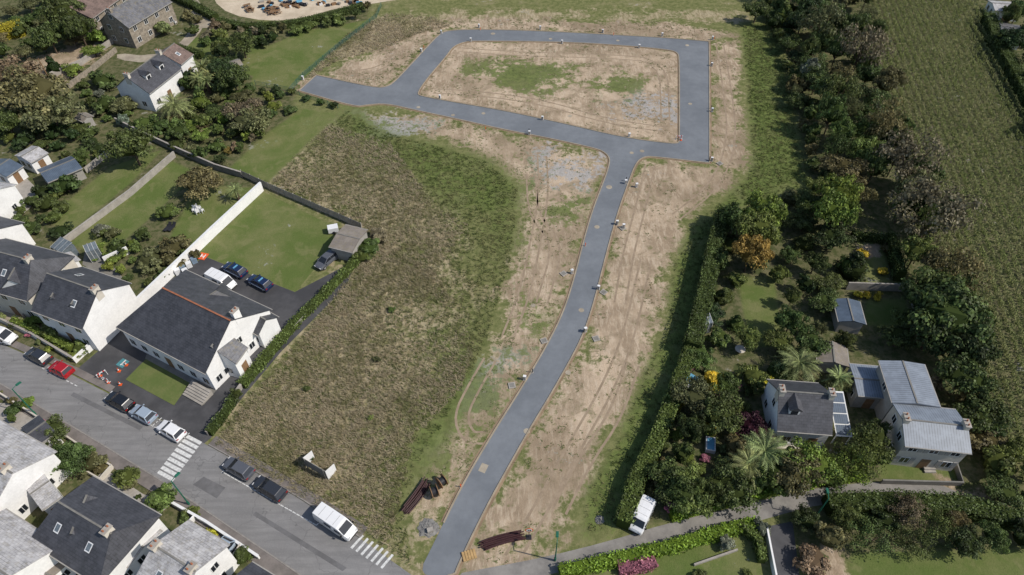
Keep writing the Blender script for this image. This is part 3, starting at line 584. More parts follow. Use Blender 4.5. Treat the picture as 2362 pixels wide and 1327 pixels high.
for x in (-.9,.9):
    for y in (-2.9,2.8): q.box(x,y,1.0 if y<0 else 1.6,.12,.12,2.0 if y<0 else 3.2,1)
q.obj('panels',[M['metalb'],M['frame']],e)
q=MB()
for i in range(8): q.box(0,-i*.32,(1.5-i*.18)/2,1.4,.32,1.5-i*.18)
p=G(2127,1052); q.obj('entrance_steps',[M['conc']],None,(p.x,p.y,0),0)
q=MB(); 
for i in range(6): q.box(0,-i*.35,(.9-i*.14)/2,3.6,.35,.9-i*.14)
p=G(468,900); q.obj('entrance_steps',[M['conc']],None,(p.x,p.y,0),math.radians(-29))
# ------------------------------------------------ walls, fences
def wall(name,px,h,w,m,cap=None):
    q=MB(); P=GP(px); ribbon(q,P,w,0,h,0)
    if cap: ribbon(q,P,w+.1,h+.002,h+.06,1)
    return q.obj(name,[M[m],M[cap or m]])
wall('white_boundary_wall',[(607,440),(500,540),(405,632),(300,733)],1.9,.3,'white','sheetw')
wall('garden_wall',[(405,362),(305,450),(150,565)],1.2,.25,'conc','conc')
wall('garden_wall',[(270,285),(330,315),(405,350),(500,392),(560,410)],1.3,.2,'concdark','conc')
wall('garden_wall',[(262,350),(200,400)],1.2,.2,'conc'); wall('garden_wall',[(120,180),(190,150),(262,100)],1.3,.25,'conc')
wall('garden_wall',[(160,205),(215,165),(270,120)],1.2,.2,'stone')
wall('low_wall',[(0,740),(80,778),(175,835)],.9,.2,'white','conc'); wall('low_wall',[(175,838),(285,735)],1.1,.2,'white')
wall('low_wall',[(815,612),(690,750),(570,880),(545,915),(480,1005)],.9,.22,'conc','conc')
wall('low_wall',[(0,910),(80,960),(215,1050),(262,1080)],.8,.2,'offw'); wall('low_wall',[(400,1165),(480,1210),(600,1290)],.9,.2,'white','sheetw')
wall('low_wall',[(262,1080),(235,1110),(200,1090)],.8,.2,'offw'); wall('low_wall',[(1762,1215),(1785,1335)],1.1,.2,'white'); wall('low_wall',[(2195,1060),(2215,1120),(2030,1115)],.9,.2,'concdark')
wall('garden_wall',[(1950,668),(2090,672),(2110,720)],1.6,.2,'conc'); wall('garden_wall',[(1960,545),(2035,550)],1,.2,'concdark')
wall('garden_wall',[(245,610),(300,585)],1.6,.15,'white'); wall('low_wall',[(1600,1305),(1700,1270)],.4,.2,'conc')
wall('garden_wall',[(0,1000),(60,1035),(130,1080)],1.2,.15,'white'); wall('garden_wall',[(330,1160),(300,1200)],1.2,.15,'conc'); wall('garden_wall',[(100,690),(60,735)],1.0,.15,'conc'); wall('garden_wall',[(205,815),(290,740)],1.1,.15,'white')
wall('garden_wall',[(560,1262),(520,1320)],1.0,.15,'offw'); wall('garden_wall',[(455,1195),(420,1235)],1.0,.15,'white')
def panel_fence(name,px,h,m,step=2.,post='conc',wire=False):
    q=MB(); P=GP(px)
    for a,b in zip(P[:-1],P[1:]):
        L=(b-a).length; n=max(1,int(L/step)); ang=math.atan2((b-a).y,(b-a).x)
        for i in range(n+1): c=a.lerp(b,i/n); s_=.06 if wire else .13; q.box(c.x,c.y,h/2,s_,s_,h,1,ang)
        for i in range(n):
            c=a.lerp(b,(i+.5)/n)
            for z in np.arange(.15,h+.02,.3): q.box(c.x,c.y,z,L/n-.13,.02 if wire else .05,.07 if wire else .22,0,ang)
    q.obj(name,[M[m],M[post]])
panel_fence('concrete_panel_fence',[(560,408),(622,437),(760,497),(835,530)],1.6,'concdark')
panel_fence('green_site_fence',[(590,197),(670,212),(700,178),(775,115),(868,42),(880,15)],1.2,'netting',2.5,'netting',True)
panel_fence('green_site_fence',[(670,212),(780,250)],1.0,'netting',2.5,'netting',True)
# ------------------------------------------------ cars
def paint(name,c,rough=.25):
    t=NT(name); t.b.inputs['Base Color'].default_value=(*c,1); t.b.inputs['Roughness'].default_value=rough; t.b.inputs['Coat Weight'].default_value=.5; t.b.inputs['Specular IOR Level'].default_value=.5
    f=t.noise(t.pos(),3,3); t.l(t.mix(t.math('MULTIPLY',f,.15),c,tuple(v*.6 for v in c)),t.b.inputs['Base Color']); return t.m
PT={k:paint('car_paint_'+k,c) for k,c in dict(white=(.75,.75,.75),black=(.012,.013,.016),grey=(.09,.095,.11),dark=(.03,.033,.04),red=(.35,.01,.015),silver=(.3,.36,.43),navy=(.010,.022,.065)).items()}
M['tyre']=mat('tyre',(.015,.015,.015),.9); M['hub']=mat('hub',(.3,.3,.3),.4); M['lamp']=mat('head_lamp',(.6,.6,.6),.2); M['tail']=mat('tail_lamp',(.35,.01,.01),.3)
def loft(mb,st,m,tw=.86):
    rings=[]
    for x,w,zl,zh in st:
        zm=zl+(zh-zl)*.6; rings.append([(x,-w*.9,zl),(x,-w,zl+.12),(x,-w,zm),(x,-w*tw,zh),(x,-w*.4,zh+.03),(x,w*.4,zh+.03),(x,w*tw,zh),(x,w,zm),(x,w,zl+.12),(x,w*.9,zl)])
    n=10; vs=[p for r in rings for p in r]; fs=[]
    for i in range(len(rings)-1):
        for j in range(n): fs.append((i*n+j,i*n+(j+1)%n,(i+1)*n+(j+1)%n,(i+1)*n+j))
    fs+=[tuple(range(n)),tuple(range((len(rings)-1)*n,len(rings)*n))[::-1]]; mb.add(vs,fs,m)
def wheels(q,xs,w,r=.33):
    for x in xs:
        for s in (-1,1):
            q.cyl((x,s*(w-.2),r),(x,s*(w+.02),r),r,n=16,m=2); q.cyl((x,s*(w+.02),r),(x,s*(w+.035),r),r*.6,n=12,m=3)
def car(name,f,b,paintk,L=4.3,van=False,stripe=False):
    pf,pb=G(*f,.7),G(*b,.7); c=(pf+pb)/2; ang=math.atan2((pf-pb).y,(pf-pb).x); q=MB()
    if not van:
        loft(q,[(-2.15,.7,.4,.8),(-2.08,.84,.28,.95),(-1.3,.9,.22,1.0),(.75,.9,.22,.98),(1.2,.88,.22,.92),(1.9,.82,.25,.78),(2.12,.68,.35,.62)],0)
        vs=[(-2.0,-.8,.95),(1.15,-.78,.93),(1.15,.78,.93),(-2.0,.8,.95),(-1.55,-.63,1.44),(.3,-.63,1.44),(.3,.63,1.44),(-1.55,.63,1.44)]
        q.add(vs,[(0,1,5,4),(1,2,6,5),(2,3,7,6),(3,0,4,7)],1); q.box(-.63,0,1.465,1.95,1.34,.07,0,0,.93)
        for i in range(4): q.cyl(vs[i],vs[i+4],.055,.055,5,0)
        for s in (-1,1): q.cyl((-.35,s*.8,.95),(-.35,s*.645,1.44),.05,.05,5,0); q.box(.85,s*.98,.95,.14,.18,.12,0); q.box(2.0,s*.55,.66,.2,.32,.13,4); q.box(-2.1,s*.62,.82,.1,.3,.16,5)
        wheels(q,(-1.3,1.32),.86,.32); q.box(2.12,0,.42,.06,1.0,.14,2)
        if stripe: 
            for s in (-1,1): q.box(-.2,s*.905,.68,3.2,.03,.14,6)
            q.box(-.5,0,1.55,.2,.9,.09,7)
    else:
        loft(q,[(-2.6,.85,.38,1.8),(-2.5,.93,.28,1.93),(-1,.95,.28,1.95),(.95,.95,.28,1.95),(1.25,.94,.28,1.86),(2.0,.92,.28,1.2),(2.45,.85,.3,.98),(2.62,.7,.4,.75)],0,.88)
        q.add([(1.3,-.7,1.90),(1.3,.7,1.90),(2.0,.76,1.27),(2.0,-.76,1.27)],[(0,1,2,3)],1)
        for s in (-1,1):
            q.box(1.15,s*.935,1.4,.9,.05,.42,1); q.box(-.3,s*.945,1.45,1.0,.03,.4,1); q.box(1.75,s*1.03,1.2,.14,.2,.25,2); q.box(2.45,s*.6,.85,.25,.3,.2,4); q.box(-2.6,s*.75,1.1,.06,.14,.5,5)
        q.box(-2.6,0,1.4,.06,1.3,.45,1); wheels(q,(-1.6,1.65),.92,.34); q.box(2.6,0,.5,.1,1.3,.2,2)
        for x in (-1.7,-.6,.4): q.box(x,0,1.985,.03,1.3,.012,3)
    o=q.obj(name,[PT[paintk],M['glass'],M['tyre'],M['hub'],M['lamp'],M['tail'],M['navystripe'],M['bluep']],None,(c.x,c.y,.015),ang)
    s=L/(5.2 if van else 4.27); o.scale=(s,1,1); return o
car('parked_car',(64,808),(112,833),'dark',4.2); car('parked_car',(118,840),(162,862),'red',3.6); car('parked_car',(248,910),(303,940),'black',4.3)
car('parked_car',(305,941),(354,968),'silver',3.8); car('parked_car',(368,977),(420,1008),'white',4.0); car('parked_car',(523,1065),(577,1095),'grey',4.2); car('parked_car',(592,1108),(652,1145),'dark',4.5)
car('parked_van',(812,1232),(738,1182),'white',5.4,van=True); car('parked_van',(1470,1213),(1490,1170),'white',4.3,van=True)
car('parked_suv',(738,612),(768,587),'grey',4.3); car('police_car',(516,609),(566,634),'navy',4.4,stripe=True); car('police_car',(574,638),(624,664),'navy',4.4,stripe=True)
car('parked_van',(543,664),(480,634),'white',5.0,van=True); car('camper_van',(25,782),(-30,765),'white',5.5,van=True); car('parked_car',(492,1298),(520,1260),'silver',4)
keepout(1480,1190,2.6); keepout(405,262,3.6); keepout(1637,1035,1.8); keepout(1840,855,2.5); keepout(1588,882,2)
# ------------------------------------------------ markings
sdir=(G(600,1090)-G(300,935)).normalized(); sang=math.atan2(sdir.y,sdir.x)
q=MB(); zm=.018
for i in range(9):
    t=i/8; c=G(446+(383-446)*t,1014+(1098-1014)*t); q.box(c.x,c.y,zm,2.6,.46,.006,0,sang)
q.obj('zebra_crossing',[M['mark']])
q=MB()
def dashes(a,b,n,w=.12,l=.5):
    A,B=G(*a),G(*b); an=math.atan2((B-A).y,(B-A).x)
    for i in range(n): c=A.lerp(B,(i+.5)/n); q.box(c.x,c.y,zm,l,w,.006,0,an)
dashes((95,848),(180,892),9); dashes((240,922),(420,1020),20); dashes((515,1090),(730,1212),24); 
for a,b in (((240,922),(258,903)),((300,952),(318,935)),((352,982),(372,965)),((418,1018),(436,1000)),((580,1128),(600,1112)),((730,1212),(752,1190)),((512,1090),(528,1070))): dashes(a,b,3,.12,.6)
for i in range(7):
    a=(815+i*12,1260+i*7); b=(833+i*11,1240+i*8); dashes(a,b,1,.3,1.9)
q.obj('parking_markings',[M['mark']])
q=MB(); q.box(0,0,0,1.5,1.5,.01,0); q.box(-.3,0,.012,.16,.9,.01,1); q.box(.3,0,.012,.16,.9,.01,1); q.box(0,0,.0125,.45,.16,.01,1)
p=G(468,592); q.obj('orange_ground_panel',[M['orangep'],M['sheetw']],None,(p.x,p.y,.08),sang+.2)
q=MB()
for u,v,s in ((1405,432,1),(1377,524,.6),(1341,716,.5),(1215,995,.5),(1481,349,.6),(1457,353,.4),(1137,78,1),(1585,105,.6),(1045,266,.4),(1115,262,.4),(1315,268,.4),(965,248,.4),(1592,240,.4),(1425,94,.4),(1230,705,.3),(1270,90,.4),(1310,860,.4)):
    c=G(u,v); q.cyl((c.x,c.y,.021),(c.x,c.y,.03),.3+s*.25,n=14)
c=G(1115,1080); q.box(c.x,c.y,.026,.9,1.2,.01,0,-.4)
q.obj('manhole_covers',[M['track']])
# ------------------------------------------------ small site objects
def cabinet(u,v):
    p=G(u,v); q=MB(); q.box(0,0,.42,.38,.3,.84,0); q.box(0,-.16,.45,.3,.02,.6,1); q.box(0,0,.86,.44,.36,.06,0); q.box(0,0,.04,.5,.42,.08,1)
    q.obj('utility_cabinet',[M['sheetw'],M['conc']],None,(p.x,p.y,0),random.uniform(-.3,.3))
for u,v in ((1018,78),(1105,64),(1246,68),(1390,76),(1527,84),(1643,92),(1296,101),(1474,111),(972,120),(1086,96),(1015,228),(1251,277),(1221,311),(1451,316),(1641,153),(1642,258),(1443,424),(1468,432),(1423,518),(1438,526),(1319,631),(1380,668),(1350,765),(1210,876),(699,184),(1641,372)): cabinet(u,v)
def post(u,v,h=.8,m='dark'):
    p=G(u,v); q=MB(); q.cyl((0,0,0),(0,0,h),.06,n=7,m=0); q.cyl((0,0,h),(0,0,h+.12),.09,.05,8,0); q.box(0,0,.04,.3,.3,.08,1); q.obj('marker_post',[M[m],M['conc']],None,(p.x,p.y,0))
for u,v in ((1640,150),(1640,252),(1636,370),(1444,418),(1422,520),(1378,664),(1220,306),(1318,632),(1347,768),(1228,860)): post(u,v)
for u,v in ((1108,70),(1415,82),(1350,568),(1647,92),(1212,872),(1390,72),(1566,320),(1063,1124),(978,112),(1120,300)): post(u,v,.6,'orangep')
def chamber(u,v):
    p=G(u,v); q=MB(); q.box(0,0,.07,.95,.95,.14,0); q.box(0,0,.145,.65,.65,.03,1); q.obj('inspection_chamber',[M['conc'],M['concdark']],None,(p.x,p.y,0),random.uniform(0,1))
for u,v in ((1375,782),(1392,675),(1181,890),(1436,527),(1300,632),(1255,787),(1660,378)): chamber(u,v)
def cone(u,v):
    p=G(u,v); q=MB(); q.box(0,0,.03,.42,.42,.06,0); q.cyl((0,0,.06),(0,0,.32),.17,.11,10,0); q.cyl((0,0,.32),(0,0,.5),.11,.07,10,1); q.cyl((0,0,.5),(0,0,.75),.07,.03,10,0)
    q.obj('traffic_cone',[M['orangep'],M['sheetw']],None,(p.x,p.y,.02))
for u,v in ((275,857),(292,843),(250,885),(278,888),(232,868),(1570,324)): cone(u,v)
def barrier(u,v,rz):
    p=G(u,v); q=MB(); q.box(0,0,.8,1.3,.05,.18,0); q.box(-.35,0,.8,.22,.06,.182,1); q.box(.35,0,.8,.22,.06,.182,1)
    for s in (-.6,.6): q.box(s,0,.04,.06,.5,.05,0); q.box(s,0,.45,.06,.06,.8,0)
    q.obj('site_barrier',[M['sheetw'],M['red']],None,(p.x,p.y,.02),rz)
barrier(238,868,.8); barrier(245,880,-.4); barrier(1566,322,0)
q=MB(); q.box(0,0,0,1.3,1.3,.01,0); q.box(0,0,.01,.2,.8,.006,1); q.box(.2,-.2,.011,.45,.18,.006,1); q.cyl((0,.5,.005),(0,.5,.014),.12,n=10,m=1)
p=G(283,838); q.obj('disabled_parking_symbol',[mat('teal_paint',(.08,.25,.28),.8),M['mark']],None,(p.x,p.y,.025),sang)
def pipes(a,b,n,name='pipe_bundle',seed=3):
    A,B=G(*a),G(*b); d=(B-A).normalized(); nn=Vector((-d.y,d.x)); q=MB(); rr=random.Random(seed)
    for i in range(n):
        off=(i%6-2.5)*.2+rr.uniform(-.04,.04); z=.09+(i//6)*.16; sh=rr.uniform(-.35,.35); cv=rr.uniform(.05,.2); pr=None
        for j in range(7):
            t=j/6; p=A.lerp(B,t)+d*sh+nn*(off+cv*math.sin(t*3.14)); p3=(p.x,p.y,z)
            if pr: q.cyl(pr,p3,.08,n=8,cap=(j in (1,6)))
            pr=p3
    q.obj(name,[M['pipe'],M['wood']])
pipes((985,1112),(936,1180),14); pipes((1112,1262),(1205,1236),12,seed=5)
def drum(u,v,rz,R=.8):
    p=G(u,v); q=MB()
    for s in (-1,1): q.cyl((s*.36,0,R),(s*.44,0,R),R,n=24,m=0); q.cyl((s*.44,0,R),(s*.46,0,R),.2,n=10,m=1)
    q.cyl((-.36,0,R),(.36,0,R),R*.6,n=20,m=1); 
    q.obj('cable_drum',[M['wood'],M['dark']],None,(p.x,p.y,0),rz)
drum(1020,1117,.7); drum(1003,1140,.4)
e=empty('site_notice_hoarding',(*G(745,1085),0),0); q=MB(); O_=G(745,1085)
def hpanel(a,b,h=2.6):
    A=G(*a)-O_;B=G(*b)-O_; d=(B-A); an=math.atan2(d.y,d.x); c=(A+B)/2; nn=Vector((-d.y,d.x)).normalized()
    q.box(c.x,c.y,h/2+.25,d.length,.06,h-.5,1,an); q.box(c.x+nn.x*.04,c.y+nn.y*.04,h/2+.25,d.length-.1,.03,h-.6,0,an)
    for t in (.08,.92):
        p=A.lerp(B,t)-nn*.08; q.box(p.x,p.y,h/2,.1,.1,h,1,an)
    for t,s in ((-.01,1),(1.01,1)):
        p=A.lerp(B,t); r=p+nn*1.5; q.add([(p.x,p.y,.1),(p.x,p.y,h),(r.x,r.y,h*.8),(r.x,r.y,.1)],[(0,1,2,3)],0)
hpanel((708,1078),(758,1108),2.3); q.obj('panels',[M['sheetw'],M['concdark']],e)
p=G(1220,1240); q=MB(); q.cyl((0,0,0),(0,0,2.0),.04,n=8,m=0); q.cyl((0,-.03,2.1),(0,-.06,2.1),.48,n=24,m=1); q.cyl((0,-.06,2.1),(0,-.07,2.1),.36,n=24,m=2)
q.box(-.1,-.08,2.1,.08,.02,.35,3); q.box(.12,-.08,2.1,.14,.02,.35,3); q.box(0,0,.06,.6,.6,.12,0); o=q.obj('speed_limit_sign',[M['dark'],M['orangep'],M['sheetw'],M['dark']],None,(p.x,p.y,0))
p=G(1082,1282); q=MB(); q.box(0,0,.12,1.6,1.1,.1,0)
for i in range(5): q.box(-.64+i*.32,0,.2,.22,1.1,.05,0)
for s in (-.45,0,.45): q.box(0,s,.04,1.6,.1,.08,0)
q.obj('timber_pallet',[mat('fresh_timber',(.5,.33,.15),.8)],None,(p.x,p.y,0),.3)
def heap(u,v,r,h,m,name):
    p=G(u,v); q=MB(); n=22; vs=[];fs=[]; rr=random.Random(int(u))
    for k_ in range(7):
        t=k_/6
        for i in range(n): a=i/n*6.283; R=r*(1-t)*rr.uniform(.75,1.15)+.02; vs.append((R*math.cos(a),R*math.sin(a),h*math.sin(t*1.57)*rr.uniform(.8,1.1) if k_ else -.02))
    for k_ in range(6):
        for i in range(n): fs.append((k_*n+i,k_*n+(i+1)%n,(k_+1)*n+(i+1)%n,(k_+1)*n+i))
    q.add(vs,fs); q.obj(name,[M[m]],None,(p.x,p.y,0),0,False)
heap(988,1218,1.3,.3,'gravel','gravel_heap'); box_obj('concrete_block',993,1226,.7,.5,.6,'conc',.3,.0)
heap(1383,1200,.6,.3,'gravel','gravel_heap'); 
def lamp(u,v,h=6.,rz=0):
    p=G(u,v,h); q=MB(); q.cyl((0,0,0),(0,0,h),.09,.06,8,0); q.cyl((0,0,h),(.7,0,h+.15),.04,n=6); q.box(.9,0,h+.15,.7,.32,.14,0,0,.8); q.cyl((0,0,0),(0,0,.8),.13,n=8)
    q.obj('street_lamp',[M['greenp']],None,(p.x,p.y,0),rz)
lamp(28,898,6,1); lamp(395,1110,6,1); lamp(1285,1252,5,1.5); lamp(1912,1150,5,1.5)
p=G(88,135,7); q=MB(); q.cyl((0,0,0),(0,0,7),.14,.09,8); q.box(0,0,6.7,1.2,.08,.1); q.obj('utility_pole',[M['wood']],None,(p.x,p.y,0))
def picnic(u,v,rz):
    p=G(u,v); q=MB(); q.box(0,0,.75,1.8,.75,.06)
    for s in (-1,1): q.box(0,s*.75,.45,1.8,.28,.05); q.box(s*.6,0,.42,.08,1.5,.06); q.cyl((s*.6,-.6,0),(s*.6,-.15,.75),.05,n=5); q.cyl((s*.6,.6,0),(s*.6,.15,.75),.05,n=5)
    q.obj('picnic_table',[M['wood']],None,(p.x,p.y,0),rz)
for i in range(9): picnic(565+random.uniform(0,95),22+random.uniform(-6,16),random.uniform(0,3))
for i in range(90):
    u=random.uniform(600,830);v=random.uniform(-8,32)
    if v<34-(u-600)*.1: box_obj('planter_box',u,v,random.uniform(.6,1.6),.7,.5,random.choice(['wood','conc','bluep','dark','sheetw','concdark','dark','wood']),random.uniform(0,3))
def chair(u,v,rz,m='sheetw'):
    p=G(u,v); q=MB(); q.box(0,0,.42,.55,.55,.06); q.box(0,.27,.75,.55,.06,.6)
    for a in (-.24,.24):
        q.box(a,0,.62,.05,.5,.05)
        for b in (-.24,.24): q.box(a,b,.2,.05,.05,.4)
    o=q.obj('garden_chair',[M[m]],None,(p.x,p.y,0),rz); o.scale=(1.2,1.2,1.1)
for u,v,r in ((450,488,0),(460,484,1.6),(466,490,3),(456,493,4),(1800,1020,1),(1812,1024,2),(398,52,1),(405,56,3)): chair(u,v,r)
def lounger(u,v,rz,m='dark'):
    p=G(u,v); q=MB(); q.box(0,-.2,.32,.65,1.4,.07); q.add([(-.32,.5,.32),(.32,.5,.32),(.32,1.0,.75),(-.32,1.0,.75)],[(0,1,2,3)]); 
    for a in (-.28,.28):
        for b in (-.8,.4): q.box(a,b,.15,.05,.05,.3)
    q.obj('sun_lounger',[M[m]],None,(p.x,p.y,0),rz)
lounger(388,528,-.3); lounger(398,528,-.3); lounger(1585,880,.5,'bluep'); lounger(1597,872,.9,'bluep'); lounger(1578,892,1.2,'sheetw')
p=G(1637,1030); q=MB(); q.box(0,0,.35,1.2,2.0,.7,0); q.box(0,0,.71,.9,1.7,.03,1); q.obj('hot_tub',[M['sheetw'],M['bluep']],None,(p.x,p.y,0),-.2)
p=G(1705,812); q=MB(); q.cyl((0,0,0),(0,0,.5),.2,n=10); q.cyl((0,0,.5),(0,0,.7),.35,.75,16); q.obj('bird_bath',[M['offw']],None,(p.x,p.y,0))
binm=mat('bin_blue',(.2,.27,.35),.6)
for i,(u,v) in enumerate(((412,632),(424,624),(438,616),(450,606),(430,632))):
    p=G(u,v); q=MB(); q.box(0,0,.5,.8,.6,1.0,0,0,1.08); q.box(0,0,1.03,.86,.68,.07,0,0,.9); q.cyl((-.3,.33,.1),(.3,.33,.1),.1,n=8,m=0)
    q.obj('wheelie_bin',[binm if i%2 else M['sheetw']],None,(p.x,p.y,0),.6)
p=G(770,535); q=MB(); q.box(0,0,.75,1.7,1.2,.9,0); q.cyl((0,-.66,.28),(0,.66,.28),.28,n=12,m=1); q.box(1.2,0,.4,.8,.08,.08,1); q.obj('small_trailer',[M['sheetw'],M['dark']],None,(p.x,p.y,0),.3)
# ------------------------------------------------ hedges
hedge('boundary_hedge',[(832,598),(760,672),(690,742),(610,835),(560,895)],1.3,1.1,'md')
hedge('field_edge_hedge',[(545,920),(520,960),(485,1005)],1.0,1.2,'gr')
hedge('clipped_hedge',[(1290,1325),(1400,1300),(1550,1265),(1650,1235),(1742,1212)],1.5,1.2,'hg')
hedge('clipped_hedge',[(1700,1215),(1745,1250),(1755,1300)],1.0,1.3,'md')
hedge('garden_hedge',[(1435,1220),(1465,1120),(1520,1010),(1560,900),(1590,820)],2.0,2.3,'md')
hedge('garden_hedge',[(1590,820),(1620,700),(1640,600),(1665,505)],2.4,3.2,'gr')
hedge('lane_hedge',[(1545,1195),(1700,1155),(1840,1120),(1990,1100)],1.3,1.2,'hg')
hedge('garden_hedge',[(2045,560),(2070,650)],1.5,2.5,'gr'); hedge('garden_hedge',[(1960,550),(2040,560)],1.2,1.6,'gr')
hedge('campsite_hedge',[(2270,55),(2300,130),(2362,240),(2450,380)],3.0,3.2,'gr')
hedge('yard_hedge',[(505,55),(560,68),(660,64),(760,44),(840,18)],2.0,1.4,'gr'); hedge('yard_hedge',[(400,-5),(440,15),(500,48)],2.2,1.6,'gr')
hedge('flower_hedge',[(1425,1315),(1470,1310),(1510,1298)],1.5,1.0,'pk')
hedge('garden_hedge',[(35,745),(100,775),(170,810)],1.1,1.2,'lt'); hedge('garden_hedge',[(405,115),(470,135)],1.4,1.6,'gr'); hedge('yellow_hedge',[(0,90),(60,78)],3,3,'ye')
hedge('lane_hedge',[(1900,1172),(2050,1168),(2200,1175),(2362,1215)],2.5,2,'gr')
# ------------------------------------------------ trees
for a in [(80,225,8.5,9,'t','ol'),(30,190,6,8,'t','br'),(120,265,5.5,7,'t','ol'),(20,290,4,6,'t','gr'),(150,45,5.5,9,'t','gr'),(115,90,4,7,'t','gr'),(185,75,4,8,'t','gr'),(305,345,5.2,7,'t','gr'),(335,285,2.8,3,'s','md'),
(575,285,4.5,5,'t','ol'),(565,265,4,5,'t','br'),(540,190,4,6,'t','gr'),(515,170,3.5,5,'t','dk'),(560,110,3.5,5,'t','gr'),(465,425,4.6,4.5,'t','ol'),(150,425,2.8,3.5,'s','gr'),(375,65,2.8,3.5,'s','pa'),(285,245,3.2,3.5,'s','ol'),
(240,240,3,3,'s','gr'),(120,150,2.6,4,'c','dk'),(235,185,3.5,3,'s','gr'),(385,490,2.2,2.5,'s','md'),(230,530,1.6,1.8,'s','gy'),(270,573,2,2.2,'s','gr'),(400,568,2.6,3,'s','ol'),(345,600,2.8,2.8,'s','ol'),(310,572,1.4,1.8,'s','md'),(260,598,1.3,1.5,'s','lt'),
(330,540,1.6,2,'s','gr'),(70,525,2.2,2,'s','gr'),(140,533,2,2.2,'s','dk'),(105,470,2.2,2.5,'s','gr'),(145,478,1.9,2.2,'s','gr'),(125,500,2,2,'s','md'),(45,510,2,2,'s','gr'),(120,755,2.2,2.2,'s','md'),(75,740,1.5,1.6,'s','lt'),(185,800,1.6,1.4,'s','md'),(10,680,1.5,1.8,'s','pa'),
(125,1000,2.4,3,'t','gr'),(160,1060,2.9,3.4,'t','gr'),(210,1070,1.8,2,'s','ol'),(290,1100,2,2.4,'s','md'),(370,1150,2.2,2.6,'s','md'),(555,1278,1.6,2.2,'c','gr'),(445,1180,1,1.2,'s','md'),(30,945,1.4,1.4,'s','gr'),(60,930,1.2,1.2,'s','lt'),(485,1235,1,1,'s','ye'),
(850,570,2.6,2.6,'s','md'),(870,545,2.2,2,'s','br'),(835,590,2,2,'s','md'),(545,910,1,1.6,'s','gr'),(1980,680,.9,1,'s','ye'),(2000,680,.9,1,'s','ye'),(2025,683,.9,1,'s','ye'),
(1730,590,3.4,7,'t','ora'),(1650,880,2.4,2.8,'s','ye'),(1735,990,2.6,3.6,'t','pu'),(1600,1140,3.6,4,'t','md'),(1545,1110,3,4,'t','gr'),(1690,1130,3.5,4.5,'t','gr'),(1830,1100,3.5,5,'t','ol'),(1870,1080,3.4,5,'t','lt'),(1935,890,2.0,3,'t','pa'),
(2160,885,1.8,2.4,'s','br'),(1985,1060,3.6,6,'p','md'),(1960,1080,3,5,'p','lt'),(2010,1020,3,5,'t','gr'),(1920,500,4.4,8,'t','lt'),(1930,460,3.6,8,'t','lt'),(1760,500,4.2,7,'t','lt'),(1745,540,3.5,7,'t','md'),(1700,515,3.6,6,'t','gr'),
(1870,165,3,6,'s','gy'),(1985,120,6,11,'p','br'),(2040,290,5,10,'p','ol'),(2100,380,6,11,'p','br'),(2150,500,7,11,'p','br'),(1900,60,6,10,'p','ol'),(2190,640,5,9,'p','ol'),(1940,220,5,9,'p','gr'),(2180,740,6,9,'t','gr'),(2140,700,5,8,'t','dk'),(2165,680,5,8,'t','gr'),(2150,770,4.5,7,'t','dk'),(2110,590,3,6,'t','md'),(1970,610,3.4,5,'c','dk'),(1675,1255,1.2,1.6,'s','gy'),(1755,1215,1.2,1.8,'s','gy'),(1745,30,3.6,5,'t','gr'),(2215,880,4,6,'t','gr'),(2250,960,3.5,5,'t','gr'),(2225,810,4.5,7,'t','dk'),(1860,980,0.8,1.2,'s','lt'),(1640,985,1.3,1.3,'s','ye'),(1565,935,1,1,'s','ye'),(1770,875,1.2,1.2,'s','ye')]: tree(*a)
for u,v,s in ((405,252,1.0),(1840,845,.9),(1760,1050,.95),(1725,1080,.8)): tree(u,v,s,4.4*s,'P','pa')
for u,v,s in ((470,165,1.7),(485,180,1.5),(462,190,1.5),(478,195,1.4),(545,445,1.1),(1930,880,1.3)): tree(u,v,s,3*s,'Y','pa')
LG=[e_[0] for e_ in LAWN]
scat([(1765,-40),(1990,-60),(2015,190),(2085,360),(2150,560),(2180,700),(2090,640),(2040,530),(1960,490),(1915,420),(1890,300),(1865,200),(1835,90),(1790,60)],4.7,(2.6,4.4),(5,8.5),'tttttppc',['dk','gr','gr','gr','ol','md'],LG,150)
scat([(1760,-40),(1800,-40),(1830,100),(1860,230),(1890,350),(1915,440),(1890,440),(1860,360),(1825,240),(1795,110),(1765,60)],2.6,(1.5,2.6),(2,4),'tss',['dk','gr','gr','ol'],LG,80)
scat([(1660,500),(1880,450),(1960,520),(1950,640),(1945,800),(1890,880),(1740,890),(1690,1010),(1720,1100),(1950,1095),(1700,1145),(1550,1190),(1460,1180),(1500,1090),(1580,930),(1610,820),(1650,620)],3.6,(1.3,3.2),(2.2,5.),'ttttssc',['dk','gr','gr','gr','md','ol','md'],LG+[[(1755,1000),(1830,1005),(1845,1035),(1770,1035)]],200)
scat([(1580,850),(1740,890),(1690,1010),(1720,1100),(1950,1095),(1700,1145),(1550,1190),(1480,1180),(1500,1090)],1.9,(.6,1.4),(.8,1.8),'ssss',['gr','md','lt','gr','ol','pa','pk'],LG,150)
scat([(1850,1180),(2000,1190),(2380,1225),(2400,1275),(1960,1270),(1900,1260),(1920,1340),(1850,1340)],2.8,(1.6,3),(2,4),'tssp',['dk','gr','ol','br','gr'],[],150)
scat([(2215,880),(2290,1020),(2400,1120),(2400,1200),(2290,1150),(2250,1120),(2225,1040),(2255,1000)],2.8,(1.5,3),(2,4),'tss',['gr','gr','md','ol'],[],90)
scat([(2050,760),(2120,740),(2180,800),(2120,800),(2060,800)],3,(2,3),(3,5),'tt',['dk','gr'],[],20)
scat([(400,290),(470,240),(560,210),(620,230),(650,260),(520,390),(420,350),(360,310)],2.6,(1.1,2.6),(1.5,3.4),'ssssst',['gr','md','gr','ol','dk','lt'],LG,90)
